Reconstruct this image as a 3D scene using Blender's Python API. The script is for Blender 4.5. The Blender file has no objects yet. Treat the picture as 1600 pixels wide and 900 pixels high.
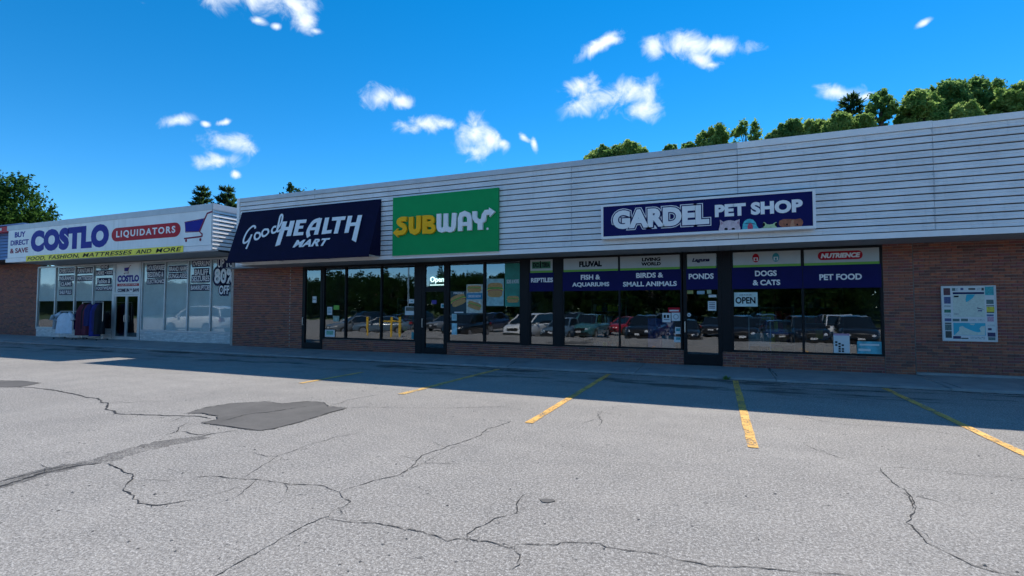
import bpy, math, random
import numpy as np
from mathutils import Vector, Matrix
random.seed(11); rng = np.random.default_rng(5)
S = bpy.context.scene
COL = S.collection
R = math.radians

# ------------------------------------------------------------------ camera
CAM = Vector((0.0, 0.0, 1.6)); FPX = 781.3
YAW, PITCH, ROLL = R(22.223), R(2.357), R(0.128)
_cy, _sy, _cp, _sp = math.cos(YAW), math.sin(YAW), math.cos(PITCH), math.sin(PITCH)
FW = Vector((-_sy*_cp, _cy*_cp, _sp)); _R0 = Vector((_cy, _sy, 0)); _U0 = _R0.cross(FW)
RT = _R0*math.cos(ROLL) + _U0*math.sin(ROLL); UP = _U0*math.cos(ROLL) - _R0*math.sin(ROLL)
cam_d = bpy.data.cameras.new('camera'); cam = bpy.data.objects.new('camera', cam_d); COL.objects.link(cam)
cam_d.sensor_width = 36; cam_d.lens = FPX/1600*36; cam_d.clip_start = 0.1; cam_d.clip_end = 3000
cam.matrix_world = Matrix((( RT.x, UP.x, -FW.x, CAM.x), (RT.y, UP.y, -FW.y, CAM.y), (RT.z, UP.z, -FW.z, CAM.z), (0, 0, 0, 1)))
S.camera = cam
def ray(x, y): return FW + RT*((x-800)/FPX) - UP*((y-450)/FPX)
def onY(x, y, Y): d = ray(x, y); return CAM + d*(Y/d.y)            # a photo point carried onto a wall plane
def onZ(x, y, Z=0.0): d = ray(x, y); return CAM + d*((Z-CAM.z)/d.z)  # ... onto the ground
def onP(x, y, p, n): d = ray(x, y); return CAM + d*((p-CAM).dot(n)/d.dot(n))

# ------------------------------------------------------------------ light
SUNV = Vector((0.8, 4.2, 5.5)).normalized()
SUN_EL, SUN_AZ = math.asin(SUNV.z), math.atan2(SUNV.x, SUNV.y)
sun_d = bpy.data.lights.new('sun', 'SUN'); sun_d.energy = 2.25; sun_d.angle = R(0.5); sun_d.color = (1.0, 0.93, 0.83)
sun = bpy.data.objects.new('sun', sun_d); COL.objects.link(sun)
sun.rotation_euler = SUNV.to_track_quat('Z', 'Y').to_euler(); sun.location = SUNV*60
SKY_STRENGTH = 0.085
S.view_settings.view_transform = 'Standard'; S.view_settings.look = 'None'
S.view_settings.exposure = 1.35; S.view_settings.gamma = 1.0
S.cycles.max_bounces = 8; S.cycles.transparent_max_bounces = 16; S.cycles.glossy_bounces = 4
S.cycles.diffuse_bounces = 3; S.cycles.caustics_reflective = False; S.cycles.caustics_refractive = False

world = bpy.data.worlds.new('World'); S.world = world; world.use_nodes = True
wt = world.node_tree; wn, wl = wt.nodes, wt.links; wn.clear()
sky = wn.new('ShaderNodeTexSky'); sky.sky_type = 'NISHITA'; sky.sun_disc = False
sky.sun_elevation = SUN_EL; sky.sun_rotation = SUN_AZ; sky.altitude = 2500; sky.air_density = 0.85; sky.dust_density = 0.0; sky.ozone_density = 2.0
hs = wn.new('ShaderNodeHueSaturation'); hs.inputs['Saturation'].default_value = 1.39; hs.inputs['Hue'].default_value = 0.493; hs.inputs['Value'].default_value = 1.0
wl.new(sky.outputs[0], hs.inputs['Color'])
tc = wn.new('ShaderNodeTexCoord')
nz = wn.new('ShaderNodeTexNoise'); nz.inputs['Scale'].default_value = 25; nz.inputs['Detail'].default_value = 8; nz.inputs['Distortion'].default_value = 0.5; nz.inputs['Roughness'].default_value = 0.60
wl.new(tc.outputs['Generated'], nz.inputs['Vector'])
nb = wn.new('ShaderNodeTexNoise'); nb.inputs['Scale'].default_value = 60; nb.inputs['Detail'].default_value = 5
wl.new(tc.outputs['Generated'], nb.inputs['Vector'])
def wmath(op, a, b=None, clamp=False):
    n = wn.new('ShaderNodeMath'); n.operation = op; n.use_clamp = clamp
    for i, v in enumerate((a, b)):
        if v is None: continue
        if isinstance(v, (int, float)): n.inputs[i].default_value = v
        else: wl.new(v, n.inputs[i])
    return n.outputs[0]
# cumulus puffs: (photo x, y, half width, half height, tilt in degrees)
PUFFS = [(390,-14,72,24,0),(455,6,36,17,-30),(478,34,17,15,-55),(492,48,10,5,-10),(403,33,11,5,-15),(431,41,6,4,0),
 (276,189,21,8,12),(322,194,6,4,0),(352,191,12,4,15),(362,223,32,15,-8),(340,251,30,11,6),(367,272,6,5,0),
 (596,151,26,16,4),(624,157,16,9,-12),(662,194,32,11,8),(692,192,20,8,-8),(742,212,25,26,0),(765,218,22,14,-15),(742,236,26,13,5),(786,224,9,8,-20),(818,214,9,4,-30),(835,225,4,9,10),
 (932,73,33,8,33),(952,63,16,6,5),(1020,73,14,14,0),(1078,70,42,17,-8),(1122,72,38,11,-4),(1095,92,22,10,-25),(1112,101,12,5,0),
 (905,136,26,12,14),(928,131,12,11,0),(940,158,44,16,12),(988,145,34,21,0),(1002,172,24,15,-15),(1318,146,32,9,-8),(1352,150,14,6,0),(1443,36,8,4,30)]
dist = None
def puff(d, right, up, a, b, tilt):
    global dist
    d = d.normalized(); e1 = (right*math.cos(tilt) + up*math.sin(tilt)); e1 = (e1 - d*e1.dot(d)).normalized(); e2 = d.cross(e1).normalized()
    m = wn.new('ShaderNodeMapping'); m.vector_type = 'TEXTURE'
    m.inputs['Location'].default_value = d
    m.inputs['Rotation'].default_value = Matrix((e1, e2, d)).transposed().to_euler()
    m.inputs['Scale'].default_value = (a, b, max(a, b))
    wl.new(tc.outputs['Generated'], m.inputs['Vector'])
    ln = wn.new('ShaderNodeVectorMath'); ln.operation = 'LENGTH'; wl.new(m.outputs[0], ln.inputs[0])
    if dist is None: dist = ln.outputs['Value']
    else:
        n = wn.new('ShaderNodeMath'); n.operation = 'SMOOTH_MIN'; wl.new(dist, n.inputs[0]); wl.new(ln.outputs['Value'], n.inputs[1]); n.inputs[2].default_value = 0.20
        dist = n.outputs[0]
for (px, py, a, b, t) in PUFFS:
    d = ray(px, py); k = d.length
    puff(d, RT, UP, a*1.2/FPX/k, b*1.2/FPX/k, R(t))
for i in range(20):                                              # fair weather cumulus round the unseen sky, its number raised for neutral fill light
    az = R(78 + i*10.6 + random.uniform(-5, 5)); el = R((12, 30, 20, 47)[i % 4] + random.uniform(-4, 6))
    d = Vector((math.sin(az)*math.cos(el), math.cos(az)*math.cos(el), math.sin(el)))
    right = Vector((math.cos(az), -math.sin(az), 0)); s = random.uniform(.09, .17)
    puff(d, right, Vector((0, 0, 1)), s, s*.45, random.uniform(-.2, .2))
    d2 = (d + right*s*random.uniform(-.9, .9) + Vector((0, 0, s*.25))).normalized(); puff(d2, right, Vector((0, 0, 1)), s*.6, s*.36, 0)
wob = wmath('MULTIPLY', wmath('SUBTRACT', nz.outputs[0], 0.5), 3.0)
cover = wmath('SUBTRACT', wmath('ADD', 1.12, wob), dist)
mr = wn.new('ShaderNodeMapRange'); mr.interpolation_type = 'SMOOTHSTEP'; mr.inputs['From Min'].default_value = -0.10; mr.inputs['From Max'].default_value = 1.45
wl.new(cover, mr.inputs['Value'])
cc = wn.new('ShaderNodeMixRGB'); cc.inputs[1].default_value = (3.9, 4.6, 5.3, 1); cc.inputs[2].default_value = (5.4, 5.7, 5.9, 1)
wl.new(wmath('MULTIPLY', nb.outputs[0], 1.35, True), cc.inputs[0])
mx = wn.new('ShaderNodeMixRGB'); wl.new(mr.outputs[0], mx.inputs[0]); wl.new(hs.outputs[0], mx.inputs[1]); wl.new(cc.outputs[0], mx.inputs[2])
bg = wn.new('ShaderNodeBackground'); bg.inputs['Strength'].default_value = SKY_STRENGTH
wl.new(mx.outputs[0], bg.inputs['Color']); wo = wn.new('ShaderNodeOutputWorld'); wl.new(bg.outputs[0], wo.inputs[0])

# ------------------------------------------------------------------ materials
class NT:
    def __init__(s, name):
        s.m = bpy.data.materials.new(name); s.m.use_nodes = True; s.t = s.m.node_tree; s.n = s.t.nodes; s.l = s.t.links
        s.b = s.n['Principled BSDF']; s.out = s.n['Material Output']
        s.pos = s.n.new('ShaderNodeNewGeometry').outputs['Position']
    def node(s, typ, **kw):
        n = s.n.new(typ)
        for k, v in kw.items():
            if k in n.inputs: n.inputs[k].default_value = v
            else: setattr(n, k, v)
        return n
    def noise(s, scale, detail=4, rough=.55, vec=None, stretch=None):
        n = s.node('ShaderNodeTexNoise', Scale=scale, Detail=detail, Roughness=rough)
        v = vec or s.pos
        if stretch:
            mp = s.node('ShaderNodeMapping'); mp.inputs['Scale'].default_value = stretch; s.l.new(v, mp.inputs[0]); v = mp.outputs[0]
        s.l.new(v, n.inputs['Vector']); return n.outputs[0]
    def ramp(s, fac, lo, hi, a=0., b=1.):
        n = s.node('ShaderNodeMapRange'); n.inputs['From Min'].default_value = lo; n.inputs['From Max'].default_value = hi
        n.inputs['To Min'].default_value = a; n.inputs['To Max'].default_value = b; s.l.new(fac, n.inputs[0]); return n.outputs[0]
    def mix(s, fac, a, b, mode='MIX'):
        n = s.node('ShaderNodeMixRGB', blend_type=mode)
        for i, v in ((0, fac), (1, a), (2, b)):
            if isinstance(v, (int, float)): n.inputs[i].default_value = v
            elif isinstance(v, tuple): n.inputs[i].default_value = (*v, 1) if len(v) == 3 else v
            else: s.l.new(v, n.inputs[i])
        return n.outputs[0]
    def bump(s, h, strength=.3, distance=.01):
        n = s.node('ShaderNodeBump', Strength=strength, Distance=distance); s.l.new(h, n.inputs['Height']); s.l.new(n.outputs[0], s.b.inputs['Normal'])
    def base(s, c):
        if isinstance(c, tuple): s.b.inputs['Base Color'].default_value = (*c, 1)
        else: s.l.new(c, s.b.inputs['Base Color'])
MATS = {}
def mat(name, c, rough=.6, metal=0., var=.18, scale=3., bump=0., bscale=60., spec=.5, dirt=None):
    if name in MATS: return MATS[name]
    t = NT(name); col = c
    if var:
        f = t.noise(scale, 6, .6); k = t.ramp(f, .3, .7, 1-var, 1+var)
        cb = t.node('ShaderNodeVectorMath', operation='SCALE'); cb.inputs[0].default_value = c; t.l.new(k, cb.inputs['Scale']); col = cb.outputs[0]
    if dirt:
        g = t.ramp(t.noise(dirt[1], 5, .65, stretch=dirt[2] if len(dirt) > 2 else None), .55, .75)
        col = t.mix(t.ramp(g, 0, 1, 0, dirt[3] if len(dirt) > 3 else .5), col, dirt[0])
    t.base(col); t.b.inputs['Roughness'].default_value = rough; t.b.inputs['Metallic'].default_value = metal; t.b.inputs['Specular IOR Level'].default_value = spec
    if bump: t.bump(t.noise(bscale, 4), bump, .006)
    MATS[name] = t.m; return t.m
def emit_mat(name, c, strength):
    t = NT(name); t.b.inputs['Emission Color'].default_value = (*c, 1); t.b.inputs['Emission Strength'].default_value = strength; t.base(c); MATS[name] = t.m; return t.m
def glass_mat(name, tint=(.62, .72, .74), f0=.2, rough=.0):
    t = NT(name); t.n.remove(t.b)
    tr = t.node('ShaderNodeBsdfTransparent'); tr.inputs[0].default_value = (*tint, 1)
    gl = t.node('ShaderNodeBsdfGlossy', Roughness=rough); gl.inputs[0].default_value = (.92, .97, 1, 1)
    wv = t.node('ShaderNodeBump', Strength=.05, Distance=.02); t.l.new(t.noise(1.6, 2), wv.inputs['Height']); t.l.new(wv.outputs[0], gl.inputs['Normal'])
    ge = t.n.new('ShaderNodeNewGeometry'); dt = t.node('ShaderNodeVectorMath', operation='DOT_PRODUCT'); t.l.new(ge.outputs['Incoming'], dt.inputs[0]); t.l.new(ge.outputs['Normal'], dt.inputs[1])
    def mth(op, a, b):
        n = t.node('ShaderNodeMath', operation=op)
        for i, v in enumerate((a, b)):
            if isinstance(v, (int, float)): n.inputs[i].default_value = v
            else: t.l.new(v, n.inputs[i])
        return n.outputs[0]
    # Schlick reflectance of the coated double pane; the rear face of the pane only transmits
    sch = mth('ADD', mth('MULTIPLY', mth('POWER', mth('SUBTRACT', 1.0, mth('ABSOLUTE', dt.outputs['Value'], 0)), 5.0), 1-f0), f0)
    fac = mth('MULTIPLY', sch, mth('SUBTRACT', 1.0, ge.outputs['Backfacing']))
    ms = t.node('ShaderNodeMixShader'); t.l.new(fac, ms.inputs[0]); t.l.new(tr.outputs[0], ms.inputs[1]); t.l.new(gl.outputs[0], ms.inputs[2])
    t.l.new(ms.outputs[0], t.out.inputs[0]); MATS[name] = t.m; return t.m

def asphalt():
    t = NT('asphalt')
    big = t.noise(.22, 5, .6); med = t.noise(1.7, 6, .7); fine = t.noise(44, 4, .8); grit = t.noise(80, 3, .85)
    vor = t.node('ShaderNodeTexVoronoi', Scale=46.); t.l.new(t.pos, vor.inputs['Vector'])
    c = t.mix(t.ramp(big, .35, .65), (.270, .252, .232), (.350, .328, .303))
    c = t.mix(t.ramp(t.noise(.5, 7, .72), .47, .70, 0, .62), c, (.195, .184, .172))
    c = t.mix(t.ramp(t.noise(.9, 5, .7, stretch=(.22, 1.3, 1)), .52, .70, 0, .45), c, (.20, .188, .174))
    c = t.mix(t.ramp(t.noise(7, 2, .5), .70, .74, 0, .8), c, (.09, .086, .082))
    c = t.mix(t.ramp(med, .42, .74, 0, .50), c, (.185, .18, .174))
    c = t.mix(t.ramp(t.noise(14, 4, .75), .46, .70, 0, .5), c, (.17, .165, .16))
    c = t.mix(t.ramp(fine, .50, .64, .0, .85), c, (.56, .54, .51))
    c = t.mix(t.ramp(fine, .46, .34, .0, .8), c, (.10, .097, .095))
    c = t.mix(t.ramp(grit, .54, .64, 0, .85), c, (.07, .068, .067))
    stone = t.ramp(vor.outputs['Distance'], .12, .26, .75, 0); c = t.mix(stone, c, (.66, .63, .60))
    # oil and tyre staining where the bays meet the kerb (stains of their own shape, by place)
    sx = t.node('ShaderNodeSeparateXYZ'); t.l.new(t.pos, sx.inputs[0])
    band = t.ramp(sx.outputs['Y'], 9.9, 11.2)
    st = t.ramp(t.noise(.62, 7, .74, stretch=(.6, 2.3, 1)), .50, .60)
    mm = t.node('ShaderNodeMath', operation='MULTIPLY'); t.l.new(band, mm.inputs[0]); t.l.new(st, mm.inputs[1])
    c = t.mix(t.ramp(mm.outputs[0], 0, 1, 0, .9), c, (.045, .043, .042))
    t.base(c); t.b.inputs['Roughness'].default_value = .85; t.b.inputs['Specular IOR Level'].default_value = .25
    ad = t.node('ShaderNodeMath', operation='ADD'); t.l.new(fine, ad.inputs[0]); t.l.new(grit, ad.inputs[1])
    t.bump(ad.outputs[0], .5, .012); return t.m
M_ASPH = asphalt()
def worn(name, c, under_lo=.46, under_hi=.6, rough=.8):
    t = NT(name); t.n.remove(t.b)
    b = t.node('ShaderNodeBsdfPrincipled', Roughness=rough); f = t.noise(38, 5, .7)
    cc_ = t.mix(t.ramp(t.noise(3, 4), .3, .7), c, tuple(v*.72 for v in c)); t.l.new(cc_, b.inputs['Base Color'])
    tr = t.node('ShaderNodeBsdfTransparent'); ms = t.node('ShaderNodeMixShader')
    lo = t.noise(2.6, 4, .6); av = t.node('ShaderNodeMath', operation='MULTIPLY_ADD'); t.l.new(lo, av.inputs[0]); av.inputs[1].default_value = .55; t.l.new(f, av.inputs[2]); sb = t.node('ShaderNodeMath', operation='SUBTRACT'); t.l.new(av.outputs[0], sb.inputs[0]); sb.inputs[1].default_value = .275; f = sb.outputs[0]
    t.l.new(t.ramp(f, under_lo, under_hi), ms.inputs[0]); t.l.new(tr.outputs[0], ms.inputs[1]); t.l.new(b.outputs[0], ms.inputs[2]); t.l.new(ms.outputs[0], t.out.inputs[0])
    return t.m
M_LINE = worn('worn_yellow_paint', (.92, .51, .12), .38, .50)
M_LINE_OLD = worn('very_worn_yellow_paint', (.85, .52, .15), .37, .52)
M_SMEAR = worn('tar_smear', (.13, .125, .12), .30, .85)
M_PATCH = mat('patched_asphalt', (.112, .106, .100), .9, var=.22, scale=1.6, bump=.5, bscale=70, dirt=((.21, .20, .19), 60, (1, 1, 1), .45))
M_CRACK = mat('crack_filler', (.028, .028, .03), .9, var=.3, scale=20)
M_CONC = mat('concrete', (.30, .31, .31), .85, var=.16, scale=2.2, bump=.4, bscale=70, dirt=((.12, .13, .14), 1.3, (1, 1, 1), .6))
M_MORTAR = mat('mortar', (.42, .375, .335), .9, var=.2, scale=8)
BR = [mat('brick_%s' % n, c, .85, var=.22, scale=22, bump=.4, bscale=90) for n, c in
      (('red', (.30, .098, .062)), ('brown', (.24, .092, .064)), ('dark', (.16, .068, .054)), ('plum', (.245, .082, .074)), ('rust', (.36, .125, .07)))]
BP = [mat('pale_brick_%s' % n, c, .85, var=.15, scale=22, bump=.4, bscale=90) for n, c in
      (('cream', (.70, .69, .67)), ('grey', (.62, .62, .61)), ('white', (.77, .76, .74)))]
M_SIDING = mat('white_siding', (.76, .765, .77), .42, var=.10, scale=1.5, bump=.25, bscale=2.2, dirt=((.42, .42, .41), 2.6, (3.0, 1, .4), .30))
M_TRIM = mat('white_trim', (.82, .82, .82), .45, var=.07, scale=2)
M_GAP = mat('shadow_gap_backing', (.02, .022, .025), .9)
M_SOFFIT = mat('soffit_metal', (.30, .32, .33), .6, var=.1, scale=2)
M_CAP = mat('metal_coping', (.52, .53, .55), .45, .2, var=.08)
M_BLUESID = mat('blue_siding', (.12, .22, .46), .5, var=.1)
M_FRAME = mat('dark_bronze_frame', (.009, .009, .011), .5, 0, var=.12, scale=6, spec=.22)
M_ALU = mat('aluminium_frame', (.55, .57, .58), .4, .35, var=.08)
M_ROOF = mat('roof_membrane', (.22, .22, .23), .9)
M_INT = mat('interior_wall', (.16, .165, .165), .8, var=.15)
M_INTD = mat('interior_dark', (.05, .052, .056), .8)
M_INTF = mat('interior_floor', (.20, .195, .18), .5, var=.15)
M_GLASS = glass_mat('window_glass', f0=.20); M_GLASSC = glass_mat('clear_window_glass', (.96, .98, .98), .13)
M_NAVY = mat('navy_vinyl', (.004, .004, .085), .45, var=.1, spec=.15)
M_AWN = mat('navy_awning_canvas', (.004, .004, .030), .75, var=.18, scale=5, bump=.2, bscale=200, spec=.15)
M_GREEN = mat('green_sign_face', (.004, .30, .085), .38, var=.05, spec=.15)
M_YEL = mat('yellow_letter', (1.0, .50, .008), .35, var=.05, spec=.15)
M_WHITE = mat('white_print', (.85, .85, .85), .5, var=.05)
M_OFFW = mat('paper_white', (.68, .70, .70), .7, var=.06)
M_FILM = mat('pale_window_film', (.68, .74, .72), .6, var=.10, scale=1.4)
M_BLUEL = mat('royal_blue_print', (.010, .006, .26), .45, var=.05, spec=.15)
M_DKPR = mat('near_black_print', (.006, .006, .010), .5, var=.05, spec=.15)
M_INK = mat('dark_navy_print', (.008, .009, .06), .5, var=.05, spec=.15)
M_RED = mat('red_print', (.45, .008, .022), .45, var=.06, spec=.15)
M_MAROON = mat('maroon_print', (.22, .008, .05), .45, var=.06, spec=.15)
M_PANEL = mat('white_sign_panel', (.80, .82, .82), .4, var=.06, scale=1.5, dirt=((.5, .5, .48), 1.6, (2.5, 1, .3), .3))
M_YSTRIP = mat('yellow_strip', (.92, .78, .05), .5, var=.08)
M_LIME = mat('lime_stripe', (.16, .42, .04), .5, var=.05)
M_GREYST = mat('pale_grey_vinyl', (.47, .49, .48), .5, var=.05)
M_TEAL = mat('teal_print', (.02, .26, .30), .5, var=.2, scale=9)
M_TURQ = mat('turquoise_print', (.02, .42, .55), .5, var=.1)
M_BUN = mat('toasted_bread', (.50, .27, .09), .6, var=.35, scale=30)
M_LETT = mat('salad_print', (.12, .30, .05), .6, var=.4, scale=40)
M_HAM = mat('filling_print', (.42, .12, .09), .6, var=.4, scale=40)
M_MAPG = mat('map_paper', (.58, .66, .58), .6, var=.12, scale=30)
M_YPOST = mat('yellow_bollard', (.75, .48, .04), .5, var=.1)
M_BLK = mat('black_rubber', (.015, .015, .016), .8)
M_STEEL = mat('steel', (.6, .6, .6), .3, .9, var=.05)
M_NEON = emit_mat('lit_white_sign', (.92, 1., .95), 1.5)
M_BARK = mat('bark', (.10, .082, .066), .9, var=.3, scale=8, bump=.5, bscale=30)
def leaf_mat(name, a, b):
    t = NT(name); t.n.remove(t.b)
    inf = t.n.new('ShaderNodeNewGeometry'); am = t.node('ShaderNodeMath', operation='MULTIPLY_ADD'); t.l.new(t.ramp(t.noise(.85, 3, .6), .36, .64, -.35, .75), am.inputs[0]); am.inputs[1].default_value = .8; t.l.new(t.ramp(inf.outputs['Random Per Island'], 0, 1, 0, .5), am.inputs[2]); c = t.mix(am.outputs[0], a, b)
    d = t.node('ShaderNodeBsdfDiffuse'); tr = t.node('ShaderNodeBsdfTranslucent'); ms = t.node('ShaderNodeMixShader', Fac=.62)
    t.l.new(c, d.inputs[0]); t.l.new(t.mix(.5, c, (.07, .12, .02), 'ADD'), tr.inputs[0]); t.l.new(d.outputs[0], ms.inputs[1]); t.l.new(tr.outputs[0], ms.inputs[2]); t.l.new(ms.outputs[0], t.out.inputs[0])
    return t.m
L_MAPLE = leaf_mat('maple_leaves', (.018, .062, .016), (.045, .105, .025))
L_LIGHT = leaf_mat('light_green_leaves', (.15, .27, .07), (.42, .52, .18))
L_MID = leaf_mat('mid_green_leaves', (.10, .22, .07), (.31, .43, .15))
L_WOOD = leaf_mat('distant_wood_leaves', (.016, .045, .014), (.04, .08, .022))
L_PINE = leaf_mat('pine_needles', (.016, .045, .028), (.035, .075, .036))

# ------------------------------------------------------------------ mesh helpers
ORG = {}
class MB:
    def __init__(s): s.v = []; s.f = []; s.m = []; s.mi = 0
    def add(s, vs, fs):
        k = len(s.v); s.v += [tuple(v) for v in vs]; s.f += [tuple(i+k for i in f) for f in fs]; s.m += [s.mi]*len(fs); return s
    def box(s, x0, x1, y0, y1, z0, z1):
        if x0 > x1: x0, x1 = x1, x0
        if y0 > y1: y0, y1 = y1, y0
        if z0 > z1: z0, z1 = z1, z0
        return s.add([(x0,y0,z0),(x1,y0,z0),(x1,y1,z0),(x0,y1,z0),(x0,y0,z1),(x1,y0,z1),(x1,y1,z1),(x0,y1,z1)],
                     [(0,3,2,1),(4,5,6,7),(0,1,5,4),(1,2,6,5),(2,3,7,6),(3,0,4,7)])
    def prism(s, pts, d):                       # polygon swept along d
        n = len(pts); pts = [Vector(p) for p in pts]; d = Vector(d)
        return s.add([p for p in pts] + [p+d for p in pts], [tuple(range(n)), tuple(range(2*n-1, n-1, -1))] + [(i, i+n, (i+1) % n+n, (i+1) % n) for i in range(n)])
    def quad(s, a, b, c, d): return s.add([a, b, c, d], [(0, 1, 2, 3)])
    def tube(s, pts, rad, n=8, caps=True):
        pts = [Vector(p) for p in pts]
        if not hasattr(rad, '__len__'): rad = [rad]*len(pts)
        k = len(s.v); rings = []
        for i, p in enumerate(pts):
            t = (pts[min(i+1, len(pts)-1)] - pts[max(i-1, 0)]).normalized()
            a = t.cross(Vector((0, 0, 1)) if abs(t.z) < .9 else Vector((1, 0, 0))).normalized(); b = t.cross(a)
            rings.append([p + a*rad[i]*math.cos(2*math.pi*j/n) + b*rad[i]*math.sin(2*math.pi*j/n) for j in range(n)])
        vs = [v for r in rings for v in r]; fs = [(i*n+j, i*n+(j+1) % n, (i+1)*n+(j+1) % n, (i+1)*n+j) for i in range(len(pts)-1) for j in range(n)]
        if caps: fs += [tuple(range(n-1, -1, -1)), tuple(range((len(pts)-1)*n, len(pts)*n))]
        return s.add(vs, fs)
    def ellipse(s, c, u, v, d, n=20):
        c, u, v = Vector(c), Vector(u), Vector(v)
        return s.prism([c + u*math.cos(2*math.pi*i/n) + v*math.sin(2*math.pi*i/n) for i in range(n)], d)
    def ribbon(s, pts, w, d, closed=False, lift=0.):      # flat stroke of width w in the plane normal to d, swept along d
        n = len(pts); nd = Vector(d).normalized(); P = [Vector(p) - nd*(lift + .00035*i if not closed else lift) for i, p in enumerate(pts)]; L = []; Rr = []
        for i in range(n):
            a = P[i-1] if (i or closed) else P[i]; b = P[(i+1) % n] if (i < n-1 or closed) else P[i]
            t = (b-a).normalized(); q = nd.cross(t)
            t0 = (P[i]-a); k = 1.
            if t0.length > 1e-6 and (b-P[i]).length > 1e-6: k = 1/max(.6, math.sqrt(max(0, (1+t0.normalized().dot((b-P[i]).normalized()))/2)))
            ww = (w[i] if hasattr(w, '__len__') else w)*.5*k; L.append(P[i]+q*ww); Rr.append(P[i]-q*ww)
        d = Vector(d); m = n if closed else n-1
        vs = L + Rr + [p+d for p in L] + [p+d for p in Rr]; fs = []
        for i in range(m):
            j = (i+1) % n; fs += [(i, j, n+j, n+i), (2*n+i, 3*n+i, 3*n+j, 2*n+j), (i, 2*n+i, 2*n+j, j), (n+i, n+j, 3*n+j, 3*n+i)]
        if not closed: fs += [(0, n, 3*n, 2*n), (n-1, 3*n-1, 4*n-1, 2*n-1)]
        return s.add(vs, fs)
    def mesh(s, name, mats, org=Vector((0, 0, 0)), smooth=False):
        me = bpy.data.meshes.new(name); me.from_pydata([(v[0]-org[0], v[1]-org[1], v[2]-org[2]) for v in s.v], [], s.f)
        for m in (mats if isinstance(mats, (list, tuple)) else [mats]): me.materials.append(m)
        if len(me.materials) > 1: me.polygons.foreach_set('material_index', s.m)
        if smooth: me.polygons.foreach_set('use_smooth', [True]*len(me.polygons))
        me.update(); return me
    def build(s, name, mats, parent=None, smooth=False, **kw):
        org = ORG[parent] if parent else Vector((0, 0, 0))
        o = bpy.data.objects.new(name, s.mesh(name, mats, org, smooth)); COL.objects.link(o)
        if parent: o.parent = parent; ORG[o] = org
        else: ORG[o] = org
        for k, v in kw.items(): o[k] = v
        return o
def smooth_pts(pts, sub=4, closed=False):
    P = [Vector(p) for p in pts]; n = len(P); out = []
    for i in range(n if closed else n-1):
        g = lambda k: P[k % n] if closed else P[min(max(k, 0), n-1)]
        a, b, c, d = g(i-1), g(i), g(i+1), g(i+2)
        for j in range(sub):
            t = j/sub; out.append(.5*((2*b) + (c-a)*t + (2*a-5*b+4*c-d)*t*t + (3*b-a-3*c+d)*t**3))
    if not closed: out.append(P[-1])
    return out
def thing(name, label, cat, loc, group=None):
    o = bpy.data.objects.new(name, None); COL.objects.link(o); o.location = loc; o.empty_display_size = .2
    o['label'] = label; o['category'] = cat
    if group: o['group'] = group
    ORG[o] = Vector(loc); return o
def tag(o, label, cat, group=None):
    o['label'] = label; o['category'] = cat
    if group: o['group'] = group
    return o
def solo(mb, name, mats, loc, label, cat, group=None, smooth=False):   # a thing that is one mesh, origin at its base
    o = bpy.data.objects.new(name, mb.mesh(name, mats, Vector(loc), smooth)); COL.objects.link(o); o.location = loc; ORG[o] = Vector(loc)
    return tag(o, label, cat, group)
def struct(mb, name, mats, **kw): return mb.build(name, mats, None, kind='structure', **kw)

_tcache = {}
def glyphs(txt, bold=0., shear=0., spacing=1., outline=0.):
    key = (txt, bold, shear, spacing)
    if key in _tcache: return _tcache[key]
    cu = bpy.data.curves.new('lettering', 'FONT'); cu.body = txt; cu.offset = bold; cu.shear = shear; cu.space_character = spacing; cu.align_x = 'CENTER'; cu.resolution_u = 4; cu.fill_mode = 'FRONT'
    o = bpy.data.objects.new('lettering', cu); me = bpy.data.meshes.new_from_object(o)
    vs = [tuple(v.co) for v in me.vertices]; fs = [tuple(p.vertices) for p in me.polygons]
    bpy.data.objects.remove(o); bpy.data.curves.remove(cu); bpy.data.meshes.remove(me)
    _tcache[key] = (vs, fs); return vs, fs
def text(txt, box, plane, m, parent, bold=0., shear=0., spacing=1., thick=.004, lift=.004, ref=None, name='lettering'):
    """box = X0, X1, Z0, Z1 in the plane; plane = Y or a function (X, Z) -> point, normal"""
    vs, fs = glyphs(txt, bold, shear, spacing)
    rv = glyphs(txt, ref, shear, spacing)[0] if ref is not None else vs
    x0 = min(v[0] for v in rv); x1 = max(v[0] for v in rv); y0 = min(v[1] for v in rv); y1 = max(v[1] for v in rv)
    X0, X1, Z0, Z1 = box; mb = MB()
    pts = []
    for v in vs:
        X = X0 + (v[0]-x0)/(x1-x0)*(X1-X0); Z = Z0 + (v[1]-y0)/(y1-y0)*(Z1-Z0)
        pts.append(Vector((X, plane, Z)) if not callable(plane) else plane(X, Z))
    nrm = Vector((0, -1, 0)) if not callable(plane) else plane.normal
    n = len(pts); front = [p + nrm*(lift+thick) for p in pts]
    # front faces plus side walls along boundary edges
    cnt = {}
    for f in fs:
        for a, b in zip(f, f[1:]+f[:1]): cnt[(a, b)] = 1
    back = [p + nrm*lift for p in pts]
    sides = [(a, a+n, b+n, b) for (a, b) in cnt if (b, a) not in cnt]
    mb.add(front+back, list(fs) + sides)
    return mb.build(name, m, parent)
def tb(xl, yt, yb, xr, Y):
    a = onY(xl, yt, Y); b = onY(xl, yb, Y); c = onY(xr, yt, Y); return (a.x, c.x, b.z, a.z)

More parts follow.
